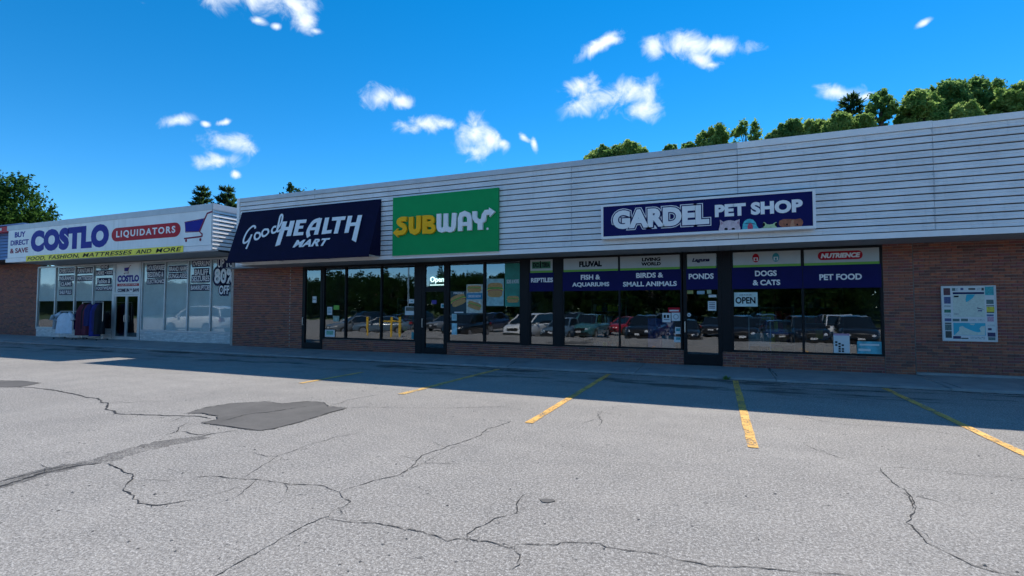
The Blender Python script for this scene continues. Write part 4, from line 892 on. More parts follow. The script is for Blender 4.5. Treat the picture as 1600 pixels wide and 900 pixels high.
bx = tb(672.5, 432.5, 442, 694, WALL+.06); text('Open', (bx[0], bx[1], bx[2]-.03, bx[3]), WALL+.06, M_NEON, ns, bold=.015, thick=.01); MB().box(bx[0], bx[1], WALL+.045, WALL+.055, bx[2]-.085, bx[2]-.06).build('underline', M_NEON, ns)
MB().box(bx[0]-.06, bx[1]+.06, WALL+.062, WALL+.07, bx[2]-.14, bx[3]+.06).build('back_plate', mat('sign_green_glass', (.02, .12, .09)), ns)

# wall map
mbY = WALL-.045; MX0, MX1, MZ0, MZ1 = 4.765, 5.70, .905, 2.118
mp = thing('map_board', 'white framed area map board with coloured adverts on the brick wall', 'map board', ((MX0+MX1)/2, WALL-.012, MZ0))
MB().box(MX0, MX1, mbY, WALL-.014, MZ0, MZ1).build('board', mat('map_board_white', (.66, .70, .70), .35, var=.04), mp)
fm = MB(); fm.box(MX0-.018, MX0, mbY-.008, WALL-.016, MZ0-.018, MZ1+.018).box(MX1, MX1+.018, mbY-.008, WALL-.016, MZ0-.018, MZ1+.018).box(MX0, MX1, mbY-.007, WALL-.016, MZ0-.018, MZ0).box(MX0, MX1, mbY-.007, WALL-.016, MZ1, MZ1+.018); fm.build('frame', M_ALU, mp)
def tile(nm, zx0, zy0, zx1, zy1, m, l=.002):
    f = lambda zx, zy: (MX0 + (zx-45-.046*(zy-72))/735*(MX1-MX0), MZ1 - (zy-72)/758*(MZ1-MZ0))
    x0, z1_ = f(zx0, zy0); x1, z0_ = f(zx1, zy1); x1 = f(zx1, zy0)[0]
    return MB().box(max(x0, MX0+.01), min(x1, MX1-.01), mbY-l, mbY-l+.0015, max(z0_, MZ0+.008), min(z1_, MZ1-.008)).build(nm, m, mp)
rc = lambda n, c: mat('advert_'+n, c, .5, var=.45, scale=40)
A_ = dict(maroon=rc('maroon', (.10, .03, .04)), blue=rc('blue', (.06, .09, .22)), green=rc('green', (.03, .20, .13)), grey=rc('grey', (.38, .42, .42)), navy=rc('navy', (.025, .025, .10)), dark=rc('dark', (.03, .05, .05)), yellow=rc('yellow', (.62, .55, .05)), pink=rc('pink', (.50, .30, .40)), teal=rc('teal', (.03, .38, .42)), slate=rc('slate', (.08, .16, .16)), pale=rc('pale', (.50, .56, .56)))
for (x0, y0, x1, y1, c) in ((68,92,163,192,'maroon'),(78,215,172,312,'blue'),(84,335,175,360,'grey'),(84,396,178,440,'green'),(88,455,180,500,'pale'),(92,520,186,562,'blue'),(97,580,188,600,'dark'),(97,606,190,690,'slate'),(105,700,194,795,'dark'),
  (190,92,235,132,'slate'),(238,94,275,130,'pale'),(310,90,350,122,'blue'),(420,95,515,120,'dark'),(530,92,590,125,'pale'),(600,92,632,130,'dark'),
  (645,75,765,195,'teal'),(668,258,766,318,'slate'),(668,335,775,348,'dark'),(672,355,778,428,'yellow'),(676,428,776,442,'dark'),(676,462,770,485,'blue'),(684,492,772,560,'pink'),(690,600,785,625,'pale'),(695,650,745,680,'navy'),(690,712,796,768,'navy'),(700,775,796,818,'slate'),
  (205,525,302,562,'slate'),(322,523,420,560,'slate'),(440,525,540,558,'pale'),(556,525,650,556,'pale'),(215,768,325,806,'navy'),(330,790,430,806,'dark'),(455,772,660,808,'pale')):
    tile('advert', x0, y0, x1, y1, A_[c])
tile('map_sheet', 200, 150, 640, 500, M_MAPG); tile('map_heading', 202, 152, 636, 178, M_NAVY, .0035); tile('map_sheet', 215, 582, 660, 755, M_TURQ)
def mpoly(nm, pts, m, l=.004):
    f = lambda zx, zy: Vector((MX0 + (zx-45-.046*(zy-72))/735*(MX1-MX0), mbY-l, MZ1 - (zy-72)/758*(MZ1-MZ0)))
    P = [f(*p) for p in pts]; A = sum((P[i].x*P[(i+1) % len(P)].z - P[(i+1) % len(P)].x*P[i].z) for i in range(len(P)))
    MB().prism(P if A > 0 else P[::-1], (0, .001, 0)).build(nm, m, mp)
mpoly('map_lake', [(395,183),(515,183),(480,235),(420,280),(390,290),(382,250)], M_TURQ)
mpoly('map_land', [(300,640),(345,625),(380,650),(450,680),(520,705),(570,712),(600,700),(580,660),(600,630),(656,620),(656,750),(235,752),(270,720),(300,690)], M_MAPG)
mpoly('map_land', [(440,590),(520,592),(500,612),(460,608)], M_MAPG)
mpoly('map_note', [(545,365),(625,388),(640,395),(545,380)], M_NAVY); tile('map_note', 555, 402, 612, 420, A_['blue'], .0035); tile('map_note', 218, 200, 285, 222, M_DKPR, .0035); tile('map_note', 225, 450, 290, 470, A_['grey'], .0035)

# ------------------------------------------------------------------ shop interiors (dim)
M_SHELF = mat('shelf_metal', (.30, .34, .34), .5); M_TARP = mat('blue_tarp', (.02, .10, .42), .5, var=.3, scale=3)
def shelf(x, y, w, h, label):
    t = thing('shelf', label, 'shelf', (x, y, .13)); mb = MB()
    for xx in (x-w/2, x+w/2-.03): mb.box(xx, xx+.03, y, y+.4, .13, .13+h)
    mb.build('upright', M_SHELF, t)
    for i in range(5): MB().box(x-w/2+.03, x+w/2-.03, y, y+.4, .2+i*(h-.1)/4.2, .225+i*(h-.1)/4.2).build('shelf_board', M_SHELF, t)
    g = MB(); cols = [M_TEAL, M_BUN, M_RED, M_YSTRIP, M_OFFW]
    for i in range(4):
        xx = x-w/2+.06
        while xx < x+w/2-.2:
            ww = random.uniform(.08, .2); g.mi = random.randrange(5); g.box(xx, xx+ww, y+.06, y+.35, .226+i*(h-.1)/4.2, .226+i*(h-.1)/4.2+random.uniform(.15, .3)); xx += ww+.03
    g.build('stock', cols, t, kind='stuff')
shelf(1.62, 16.4, .9, 1.6, 'stocked metal shelf inside the pet shop behind the OPEN notice'); shelf(3.0, 17.5, 1.0, 2.1, 'taller stocked shelf inside the pet shop at the right')
shelf(-3.4, 17.0, 1.2, 1.9, 'stocked shelf inside the pet shop behind the fish banner'); shelf(-11.3, 17.2, 1.6, 1.9, 'stocked shelf inside the health food shop')
gt = thing('pet_gate', 'white framed display stand inside the pet shop right window', 'stand', (.95, 15.1, .13))
gm = MB()
for xx in (.80, 1.32): gm.box(xx, xx+.03, 15.1, 15.13, .13, 1.38)
gm.box(.83, 1.32, 15.1, 15.13, 1.35, 1.38).box(.83, 1.32, 15.102, 15.128, .6, .63); gm.build('frame', M_OFFW, gt); MB().box(.84, 1.31, 15.12, 15.124, .64, .95).build('panel', M_FILM, gt)
tp = MB(); tp.box(-1.85, -1.15, 14.95, 15.75, .13, 1.32); solo(tp, 'covered_pallet', M_TARP, (-1.5, 15.3, .13), 'blue covered stack of goods inside the window beside the pet shop door', 'pallet')
solo(MB().box(-1.42, -1.08, 14.6, 14.85, .13, .85), 'carton', mat('carton_aqua', (.12, .45, .55), .6), (-1.25, 14.7, .13), 'light blue carton in front of the blue covered stack', 'box')
cnt_ = solo(MB().box(-8.6, -6.2, 18.5, 19.2, .13, 1.2), 'counter', mat('counter_front', (.10, .22, .12), .5), (-7.4, 18.8, .13), 'green serving counter deep inside the sandwich shop', 'counter')

# ------------------------------------------------------------------ clothes racks outside the discount shop
def rack(x0, x1, y, h, label):
    t = thing('clothes_rack', label, 'clothes rack', ((x0+x1)/2, y, .1)); z = .11
    MB().tube([(x0, y, h), (x1, y, h)], .014).build('rail', M_STEEL, t)
    for xx in (x0, x1):
        MB().tube([(xx, y, z+.06), (xx, y, h)], .015).build('upright', M_STEEL, t); MB().tube([(xx, y-.24, z+.06), (xx, y+.24, z+.06)], .014).build('foot_bar', M_STEEL, t)
        for yy in (y-.22, y+.22): MB().tube([(xx-.012, yy, z+.028), (xx+.012, yy, z+.028)], .028, 10).build('wheel', M_BLK, t)
    return t
rx0, rx1 = onY(94, 495, 14.15).x, onY(123, 495, 14.15).x
rack(rx0, rx1, 14.15, 1.42, 'low clothes rack of shirts on the pavement before the white shop window')
r2a, r2b = onY(129, 480, 14.2).x, onY(161, 480, 14.2).x
rack(r2a, r2b, 14.2, 1.86, 'tall clothes rack of long dark garments beside the shirt rack')
def garment(x, y, top, length, w, m, label, sleeves=True, name='shirt', cat='shirt', turn=0.):
    n = 9; mb = MB(); r = random.Random(int(x*100)); rows = 8; vs = []
    for side in (-1, 1):
        for j in range(rows+1):
            v = j/rows; z = top - length*v
            for i in range(n+1):
                u = i/n*2-1; ww = w*(.55+.45*min(1, v*4))*(1+.10*v); sh_ = -.10*abs(u)*(1-min(1, v*3)) if v < .34 else 0
                fold = .035*math.sin(u*7+v*2+x)*v
                th = (.05+.05*v)*math.sqrt(max(0, 1-u*u))*side
                px_, py_ = u*ww/2, th+fold
                vs.append((x+px_*math.cos(turn)-py_*math.sin(turn), y+px_*math.sin(turn)+py_*math.cos(turn), z+sh_))
    k = (rows+1)*(n+1); fs = []
    for s in range(2):
        for j in range(rows):
            for i in range(n):
                q = [s*k+j*(n+1)+i, s*k+j*(n+1)+i+1, s*k+(j+1)*(n+1)+i+1, s*k+(j+1)*(n+1)+i]; fs.append(tuple(q if s == 1 else q[::-1]))
    mb.add(vs, fs)
    if sleeves:
        for s in (-1, 1):
            P = [(s*w*.30, 0, top-.04), (s*w*.52, -.02, top-.16), (s*w*.60, -.03, top-.36)]
            mb.tube([(x+p[0]*math.cos(turn)-p[1]*math.sin(turn), y+p[0]*math.sin(turn)+p[1]*math.cos(turn), p[2]) for p in P], [.08, .085, .095], 8)
    mb.tube([(x, y, top-.01), (x, y, top+.06), (x, y, top+.075)], .006, 5)
    return solo(mb, name, m, (x, y, top-length), label, cat, 'clothes on the pavement racks', smooth=True)
cw = mat('white_cotton', (.62, .72, .82), .8, var=.1, scale=6); cdk = mat('black_cotton', (.012, .012, .018), .85); cpl = mat('plum_cloth', (.10, .012, .035), .8); cnv = mat('navy_cloth', (.014, .016, .12), .8); cgy = mat('grey_cloth', (.30, .36, .40), .8); cbl = mat('blue_cloth', (.02, .03, .25), .8)
sx = rx0+.12; xm = (rx0+rx1)/2
garment(rx0+.08, 14.12, 1.36, .80, .50, cgy, 'grey sleeved shirt at the left end of the low rack', turn=1.0)
garment(rx0+.42, 14.12, 1.36, .86, .55, cdk, 'black shirt hanging between the grey and the white shirts', turn=1.15)
garment(xm+.22, 13.86, 1.37, .98, .98, cw, 'white long shirt hanging front on at the low rack', turn=.12)
garment(rx1-.12, 14.3, 1.36, .80, .46, cnv, 'navy shirt at the right end of the low rack', turn=1.0)
for i, (m_, lb) in enumerate(((cpl, 'plum red long garment leftmost on the tall rack'), (cdk, 'black long garment second from left on the tall rack'), (cpl, 'plum garment behind the blue one on the tall rack'), (cnv, 'dark blue long garment in the middle of the tall rack'), (cbl, 'bright blue trousers hanging on the tall rack'), (cnv, 'navy long garment right of the bright blue trousers'), (cdk, 'black long garment rightmost on the tall rack'))):
    garment(r2a+.1+(r2b-r2a-.25)*(i/6+.03*math.sin(i*3.3)), 14.18+.05*math.sin(i*1.7), 1.80, (1.5, 1.2, 1.46, 1.05, 1.52, 1.3, 1.42)[i], (.5, .40, .46, .42, .40, .5, .38)[i], m_, lb, False, 'long_garment', 'garment', .95+.35*math.sin(i*2.1))
def shoe(px, py, yaw, label):
    p = onZ(px, py, .12); mb = MB(); rows = []
    for t, w, h in ((0, .035, .09), (.06, .045, .10), (.12, .042, .085), (.19, .052, .055), (.25, .048, .045), (.29, .02, .03)):
        rows.append([(t, -w, 0), (t, -w, h*.6), (t, -w*.4, h), (t, w*.4, h), (t, w, h*.6), (t, w, 0)])
    vs = [(p.x+a*math.cos(yaw)-b*math.sin(yaw), p.y+a*math.sin(yaw)+b*math.cos(yaw), .115+c) for r in rows for a, b, c in r]
    mb.add(vs, [(i*6+j, i*6+(j+1) % 6, (i+1)*6+(j+1) % 6, (i+1)*6+j) for i in range(5) for j in range(6)] + [(0,1,2,3,4,5), (35,34,33,32,31,30)])
    o = solo(mb, 'shoe', mat('white_leather', (.62, .66, .62), .5), (p.x, p.y, .115), label, 'shoe', 'shoes under the low rack', smooth=True); o.scale = (1.5, 1.5, 1.8)
shoe(109, 526, 2.3, 'pale shoe on the ground below the white shirt'); shoe(90, 523, .3, 'white shoe at the left under the low rack'); shoe(97, 524.5, .5, 'white shoe beside another at the left rack foot')
pd = MB()
for i in range(14):
    a = random.uniform(0, 6.28); d = Vector((math.cos(a), math.sin(a), 0)); q = Vector((0.18+random.uniform(-.06, .06), KERB-.03+random.uniform(-.02, .02), .002)); h = random.uniform(.05, .11); w_ = Vector((-d.y, d.x, 0))*.012
    pd.add([q-w_, q+w_, q+d*h*.5+w_*1.4+Vector((0, 0, h*.8)), q+d*h*.9+Vector((0, 0, h)), q+d*h*.5-w_*1.4+Vector((0, 0, h*.8))], [(0, 1, 2, 3, 4)])
solo(pd, 'weed', L_MID, (.18, KERB-.03, 0), 'small green weed growing in the kerb joint by the yellow line', 'weed')

# ------------------------------------------------------------------ trees
def leaf_cloud(P, N, size, up_bias=.2, aspect=.6):
    n = len(P); d = rng.normal(size=(n, 3)); d[:, 2] += up_bias; d /= np.linalg.norm(d, axis=1)[:, None]
    a = rng.normal(size=(n, 3)); a -= (a*d).sum(1)[:, None]*d; a /= np.linalg.norm(a, axis=1)[:, None]; b = np.cross(d, a)
    s = size*rng.uniform(.55, 1.25, n)[:, None]
    V = np.stack([P-a*s, P-b*s*aspect*.8+a*s*.1, P+a*s, P+b*s*aspect*.8-a*s*.1], 1).reshape(-1, 3)
    return V
def mesh_quads(name, V, m):
    n = len(V)//4; me = bpy.data.meshes.new(name); me.vertices.add(n*4); me.vertices.foreach_set('co', V.astype(np.float32).ravel())
    me.loops.add(n*4); me.loops.foreach_set('vertex_index', np.arange(n*4, dtype=np.int32)); me.polygons.add(n); me.polygons.foreach_set('loop_start', np.arange(0, n*4, 4, dtype=np.int32))
    me.materials.append(m); me.update(calc_edges=True); return me
def broadleaf(name_seed, H, rad, crown0, n_clump, per, size, m, spiky=.0, sparse=False):
    """returns (crown mesh, trunk mesh) about the origin"""
    r = np.random.default_rng(name_seed); Hc = H-crown0; C = []
    while len(C) < n_clump:
        p = r.uniform(-1, 1, 3)
        q = (np.abs(p)**2.6).sum()**(1/2.6)
        if q < 1 and q > .5:
            zz = p[2]; k = 1
            C.append([p[0]*rad*k*.86, p[1]*rad*k*.86, crown0+Hc*(.5+.46*zz)])
    C = np.array(C); P = []
    for c in C:
        rr = rad*(.15 if sparse else .25)*r.uniform(.6, 1.25); k = int(per*r.uniform(.55, 1.35)); d = np.clip(r.normal(size=(k, 3)), -2.1, 2.1)*rr*.66; d[:, 2] *= .75
        P.append(c+d)
        cd = np.array([c[0], c[1], (c[2]-crown0-Hc*.4)*.9+.3]); cd /= np.linalg.norm(cd)+1e-6
        for _ in range(6 if not sparse else 3):          # twigs that stand out of the crown
            tv = cd*.8+r.normal(0, .55, 3); tv[2] += .35; tv /= np.linalg.norm(tv); nt = max(4, int(per*.08)); tt = r.uniform(.3, 1, nt); Lt = rad*.34*r.uniform(.6, 1.15)
            P.append(c + tv*(tt*Lt)[:, None] + r.normal(0, .055, (nt, 3)))
        if spiky and c[2] > crown0+Hc*.55:
            ks = int(per*.35*spiky); t = r.uniform(0, 1, ks); L = rad*.30*r.uniform(.5, 1.1); lean = r.normal(0, .15, 2)
            P.append(np.stack([c[0]+lean[0]*L*t+r.normal(0, .10, ks)*(1.2-t), c[1]+lean[1]*L*t+r.normal(0, .10, ks)*(1.2-t), c[2]+L*t], 1))
    P = np.concatenate(P); zq = np.quantile(P[:, 2], .996); P[:, 2] = crown0 + (P[:, 2]-crown0)*(H-crown0)/(zq-crown0)
    V = leaf_cloud(P, None, size)
    tb_ = MB(); rt = .028*H; top = Vector((0, 0, crown0+Hc*.72))
    tb_.tube([(0, 0, 0), (.05*rt, 0, H*.15), (.02, .05, crown0), tuple(top)], [rt, rt*.78, rt*.55, rt*.12], 9)
    idx = r.choice(len(C), min(len(C), 26), replace=False)
    for i in idx:
        c = Vector(C[i]); t0 = min(.92, max(.15, (c.z-rad*.8)/H)); s = Vector((0, 0, max(crown0*.75, min(c.z-.25*rad, H*.8)))); mid = s.lerp(c, .5)+Vector((0, 0, -.06*rad)); rr = rt*.30*(1.2-s.z/H)
        tb_.tube([s, mid, c], [rr, rr*.6, rr*.2], 5, False)
    return mesh_quads('crown', V, m), tb_.mesh('trunk', M_BARK)
def conifer(seed, H, rad, crown0, m, tiers=16, full=True, flat_top=.0):
    r = np.random.default_rng(seed); P = []; tb_ = MB(); tb_.tube([(0, 0, 0), (0, 0, H*.5), (.04, 0, H*.97)], [.02*H, .013*H, .002*H], 8)
    A = []
    for i in range(tiers):
        t = i/(tiers-1); z = crown0+(H-crown0)*t*.95; L = rad*((1-t)**.75*(1-flat_top)+flat_top*(1-t*.7))*r.uniform(.75, 1.12)+.15; nb_ = int(6+3*r.random())
        for k in range(nb_):
            az = 2*math.pi*(k+r.random()*.7)/nb_; l = L*r.uniform(.55, 1.15); rise = .18+.35*t
            d = np.array([math.cos(az), math.sin(az), 0]); e = np.array([d[0]*l, d[1]*l, l*rise+z]); s = np.array([0, 0, z])
            tb_.tube([tuple(s), tuple((s+e)/2+np.array([0, 0, -.04*l])), tuple(e)], [.012*H*(1-t)+.02, .008*H*(1-t)+.012, .006], 4, False)
            n = int(70*l/rad*(1.6 if full else .9))+14; tt = r.uniform(.25, 1.05, n); q = s+(e-s)*tt[:, None]; side = np.array([-d[1], d[0], 0])
            q = q + side*(r.normal(0, .13*l, n)*(1.15-tt*.6))[:, None]; q[:, 2] += r.uniform(-.02, .10, n)*l+.02
            P.append(q)
    Pn = np.concatenate(P); n = len(Pn); d = Pn.copy(); d[:, 2] = 0; d /= (np.linalg.norm(d, axis=1)[:, None]+1e-6); d = d*.75+rng.normal(0, .35, (n, 3)); d[:, 2] += .55; d /= np.linalg.norm(d, axis=1)[:, None]
    a = np.cross(d, rng.normal(size=(n, 3))); a /= np.linalg.norm(a, axis=1)[:, None]; s = (.055*rad+.05)*rng.uniform(.7, 1.5, n)[:, None]
    V = np.stack([Pn-a*s*.30, Pn+a*s*.30, Pn+d*s*2.1+a*s*.10, Pn+d*s*2.1-a*s*.10], 1).reshape(-1, 3)
    return mesh_quads('crown', V, m), tb_.mesh('trunk', M_BARK)
def plant(meshes, x, y, name, label, group=None, rot=0., sc=1., z=None):
    t = bpy.data.objects.new(name, None); COL.objects.link(t); t.location = (x, y, gh(x, y)-.1 if z is None else z); t.rotation_euler = (0, 0, rot); t.scale = (sc, sc, sc)
    tag(t, label, 'tree', group)
    for nm, me in (('crown', meshes[0]), ('trunk', meshes[1])):
        o = bpy.data.objects.new(nm, me); COL.objects.link(o); o.parent = t
    return t
def at(px, Y): d = ray(px, 480); return d.x/d.y*Y
def height_for(px, py, Y): p = onY(px, py, Y); return p.z
# left maple
xl = at(4, 21); plant(broadleaf(1, height_for(10, 266, 21), 3.9, 3.2, 130, 230, .15, L_MAPLE), at(-20, 21), 21, 'maple_tree', 'large dark green leafy tree at the far left behind the roof')
Y_ = 27
for i, (px, py, rd) in enumerate(((311, 293, 1.7), (351, 295, 1.9))):
    xx = at(px, Y_+i); plant(conifer(20+i, height_for(px, py, Y_+i)+.1, rd, 4.0, L_PINE, 15, True, .35), xx, Y_+i, 'pine_tree', ('dark pine with a long left bough behind the cart sign', 'dark rounded pine beside the corner of the taller fascia')[i], 'pines behind the discount shop')
xx = at(462, 40); plant(broadleaf(31, height_for(462, 288, 40)-gh(xx, 40), 2.2, 6, 40, 60, .2, L_PINE, 1.), xx, 40, 'leafy_tree', 'thin dark treetop just above the fascia over the awning')
YH = 52
def bl(px, py, half, lab, m, seed, Y=YH, spiky=.5, sparse=False, per=150, ncl=72, nm='leafy_tree', size=.165):
    x = at(px, Y); zt = height_for(px, py, Y); g = gh(x, Y)-.1; H = zt-g; d = ray(px, 300); rad = .86*half/FPX*(Y/ray(px, 480).y)
    return plant(broadleaf(seed, H+.2, rad, max(2.0, H-rad*2.6), ncl, per, size, m, spiky, sparse), x, Y, nm, lab, 'trees on the hill behind the shops')
bl(936, 233, 24, 'light green tree leftmost over the pet shop fascia', L_LIGHT, 41, spiky=.9); bl(960, 231, 22, 'light green tree second from left above the fascia', L_MID, 61, spiky=.9); bl(985, 226, 24, 'light green spiky tree, tallest of the leftmost clump above the sign', L_LIGHT, 42, spiky=.9); bl(1003, 235, 14, 'small light green tree ending the leftmost clump', L_LIGHT, 62, spiky=.6)
bl(1050, 230, 12, 'tiny treetop in the dip between the two light green groups', L_MID, 52); bl(1078, 227, 13, 'small low treetop left of the rounded light green tree', L_MID, 53)
bl(1117, 201, 27, 'rounded light green tree standing alone above the fascia', L_LIGHT, 43, spiky=.8)
bl(1170, 195, 28, 'thin airy tree with gaps of sky right of the rounded tree', L_MID, 44, spiky=.9, sparse=True, per=48, ncl=60)
bl(1215, 210, 16, 'small dark tree at the left of a mid green one', L_MID, 54); bl(1240, 193, 21, 'mid green tree above the right end of the navy sign', L_MID, 45)
bl(1282, 191, 24, 'low olive green tree left of the tall conifer', L_LIGHT, 46); bl(1322, 184, 28, 'low yellow green tree in front of the tall conifer', L_LIGHT, 47, Y=49); bl(1358, 184, 17, 'low yellow green tree right of the tall conifer', L_LIGHT, 55, Y=49)
xx = at(1337, 52); plant(conifer(60, height_for(1337, 147, 52)-gh(xx, 52)+.1, 2.6, 3., L_PINE, 18, True, .30), xx, 52, 'pine_tree', 'tall dark conifer standing against the small cloud', 'trees on the hill behind the shops')
bl(1385, 145, 25, 'airy slender tree with visible branches right of the conifer', L_MID, 48, spiky=.6, sparse=True, per=34, ncl=70)
bl(1448, 146, 34, 'broad light green tree in the left of the right hand group', L_LIGHT, 49, per=160, ncl=84); bl(1488, 132, 32, 'broad tree with a high spike in the middle of the right hand group', L_MID, 50, per=160, ncl=84, Y=54, spiky=.8)
bl(1545, 124, 36, 'tall dark green tree near the right edge of the picture', L_MID, 51, per=160, ncl=88, Y=55, spiky=.8); bl(1592, 140, 30, 'bushy tree cut by the right edge of the picture', L_LIGHT, 56, per=125, ncl=80); bl(1518, 166, 22, 'low yellowish tree filling the gap in the right hand group', L_LIGHT, 57, Y=50)
bl(1640, 130, 40, 'leafy tree just beyond the right edge', L_MID, 58); bl(1416, 186, 8, 'small low shrub tree left of the broad light green tree', L_MID, 59)
# wood across the road behind the camera (it shows in the shop glass)
variants = [broadleaf(70+i, 13+i, 5.4+.3*i, 1.2, 70, 70, .42, L_WOOD) for i in range(3)] + [conifer(80, 17, 3.6, 1., L_PINE, 16, True, .2)]
for row, D in enumerate((50, 57, 66)):
    for i in range(58):
        X = -243 + i*5.2 + row*2.2 + random.uniform(-1.2, 1.2); Yb = -D + random.uniform(-2, 2); v = random.choice((0, 1, 2, 1, 2, 3))
        plant(variants[v], X, Yb, 'pine_tree' if v == 3 else 'leafy_tree', 'tree of the wood across the lot, behind the photographer', 'wood behind the photographer', random.uniform(0, 6), random.uniform(.40, .56)+.16*math.exp(-((X+2)/26)**2)+.05*row)

# ------------------------------------------------------------------ parked cars behind the camera (seen in the glass)
M_CG = mat('car_glass', (.012, .016, .02), .08, var=0., spec=.8); M_TYRE = mat('tyre', (.02, .02, .02), .85); M_RIM = mat('alloy_rim', (.45, .45, .47), .3, .8); M_HEAD = mat('headlamp', (.75, .78, .8), .12, .3, var=0.); M_TAIL = mat('tail_lamp', (.35, .01, .012), .2); M_PLATE = mat('number_plate', (.7, .72, .75), .4); M_GRILLE = mat('grille', (.02, .02, .022), .35)
def paint(n, c): 
    m = mat('paint_'+n, c, .28, var=.03); m.node_tree.nodes['Principled BSDF'].inputs['Coat Weight'].default_value = .8; m.node_tree.nodes['Principled BSDF'].inputs['Coat Roughness'].default_value = .05; return m
SHAPES = {  # (y from front to back, bottom z, belt z, half width) and greenhouse (y, z, half width)
 'suv': ([(0,.42,.66,.62),(.10,.34,.86,.80),(.45,.30,1.00,.90),(1.25,.30,1.08,.93),(2.6,.30,1.10,.94),(3.9,.32,1.12,.93),(4.5,.36,1.08,.88),(4.68,.46,.90,.78)], [(1.20,1.07,.80),(1.95,1.62,.66),(2.5,1.70,.66),(3.7,1.68,.65),(4.35,1.50,.66),(4.58,1.08,.74)]),
 'van': ([(0,.40,.66,.64),(.10,.30,.88,.82),(.45,.26,1.00,.92),(1.05,.26,1.08,.97),(2.6,.26,1.10,.98),(4.3,.28,1.12,.97),(4.95,.32,1.10,.93),(5.1,.44,.9,.85)], [(.85,1.06,.84),(1.75,1.64,.72),(2.4,1.74,.72),(4.2,1.73,.71),(4.8,1.62,.70),(5.02,1.08,.78)]),
 'sedan': ([(0,.38,.58,.60),(.10,.28,.72,.78),(.5,.24,.84,.87),(1.3,.24,.92,.90),(2.6,.24,.94,.91),(3.8,.26,.96,.90),(4.55,.32,.96,.84),(4.72,.42,.80,.74)], [(1.25,.91,.76),(2.05,1.36,.60),(2.6,1.43,.59),(3.2,1.40,.58),(4.0,.97,.70),(4.02,.96,.70)])}
def car(kind, name, label, cat, m, x, y, yaw):
    """front faces local +Y toward the shops at yaw 0; (x, y) = middle of the front bumper"""
    body, green = SHAPES[kind]; z0 = gh(x, y-2)-.0
    t = bpy.data.objects.new(name, None); COL.objects.link(t); t.location = (x, y, z0); t.rotation_euler = (0, 0, yaw); tag(t, label, cat, 'cars parked across the lot'); ORG[t] = Vector((0, 0, 0))
    mb = MB(); rings = []
    for (yy, zb, zt, hw) in body:
        rings.append([(-hw*.92, -yy, zb), (-hw, -yy, zb+.12), (-hw, -yy, zt-.22), (-hw*.95, -yy, zt-.06), (-hw*.80, -yy, zt), (0, -yy, zt+.03), (hw*.80, -yy, zt), (hw*.95, -yy, zt-.06), (hw, -yy, zt-.22), (hw, -yy, zb+.12), (hw*.92, -yy, zb)])
    n = 11; mb.add([v for r in rings for v in r], [(i*n+j, (i+1)*n+j, (i+1)*n+(j+1) % n, i*n+(j+1) % n) for i in range(len(rings)-1) for j in range(n)] + [tuple(range(n)), tuple(range(len(rings)*n-1, (len(rings)-1)*n-1, -1))])
    mb.build('body', m, t, smooth=True)
    gm_ = MB(); rr = [[(-w, -yy, z-.0), (-w*.9, -yy, z+.02), (w*.9, -yy, z+.02), (w, -yy, z)] for yy, z, w in green]
    base = [[(-w*1.18, -yy, 1.0 if kind != 'sedan' else .88), (w*1.18, -yy, 1.0 if kind != 'sedan' else .88)] for yy, z, w in green]
    L = [b[:1]+r+b[1:] for r, b in zip(rr, base)]
    gm_.add([v for r in L for v in r], [(i*6+j, (i+1)*6+j, (i+1)*6+j+1, i*6+j+1) for i in range(len(L)-1) for j in range(5)]); gm_.build('windows', M_CG, t, smooth=False)
    rf = MB(); R2 = green[1:-1]
    rf.add([v for yy, z, w in R2 for v in ((-w*1.0, -yy, z+.0), (-w*.88, -yy, z+.045), (w*.88, -yy, z+.045), (w*1.0, -yy, z+.0))], [(i*4+j, (i+1)*4+j, (i+1)*4+j+1, i*4+j+1) for i in range(len(R2)-1) for j in range(3)]); rf.build('roof', m, t, smooth=True)
    pl = MB()
    for s in (-1, 1):
        for (i, j) in ((0, 1), (-1, -2)):
            a_, b_ = green[i], green[j]; pl.tube([(s*a_[2]*1.02, -a_[0], a_[1]-.02), (s*b_[2]*1.0, -b_[0], b_[1]+.02)], .045, 6)
        mid_ = green[len(green)//2]; pl.tube([(s*mid_[2]*1.16, -mid_[0], 1.02 if kind != 'sedan' else .9), (s*mid_[2]*1.0, -mid_[0], mid_[1])], .04, 6)
    pl.build('pillars', m, t)
    Lc = body[-1][0]; wr = .36 if kind != 'sedan' else .33
    for s in (-1, 1):
        for yy in (.95, Lc-1.0):
            hw = .80 if kind == 'sedan' else .84
            w_ = MB().tube([(s*(hw-.12), -yy, wr), (s*(hw+.105), -yy, wr)], wr, 20).build('wheel', M_TYRE, t); MB().tube([(s*(hw+.10), -yy, wr), (s*(hw+.125), -yy, wr)], wr*.62, 14).build('rim', M_RIM, w_)
        zt = body[1][2]
        MB().prism([(s*.44, -.01, zt-.17), (s*.76, -.12, zt-.15), (s*.80, -.22, zt-.02), (s*.50, -.07, zt-.05)][::s], (0, .035, 0)).build('headlight', M_HEAD, t)
        MB().box(s*.60, s*.86, -Lc-.01, -Lc+.14, .78, 1.0).build('tail_light', M_TAIL, t)
        MB().box(s*.88, s*1.06, -1.62, -1.46, 1.02 if kind != 'sedan' else .9, 1.17 if kind != 'sedan' else 1.03).build('mirror', m, t)
    MB().box(-.42, .42, -.10, .025, zt-.26, zt-.06).build('grille', M_GRILLE, t); MB().box(-.72, .72, -.08, .02, .36, .46).build('lower_intake', M_GRILLE, t); MB().box(-.16, .16, -.02, .04, .50, .60).build('number_plate', M_PLATE, t)
    return t
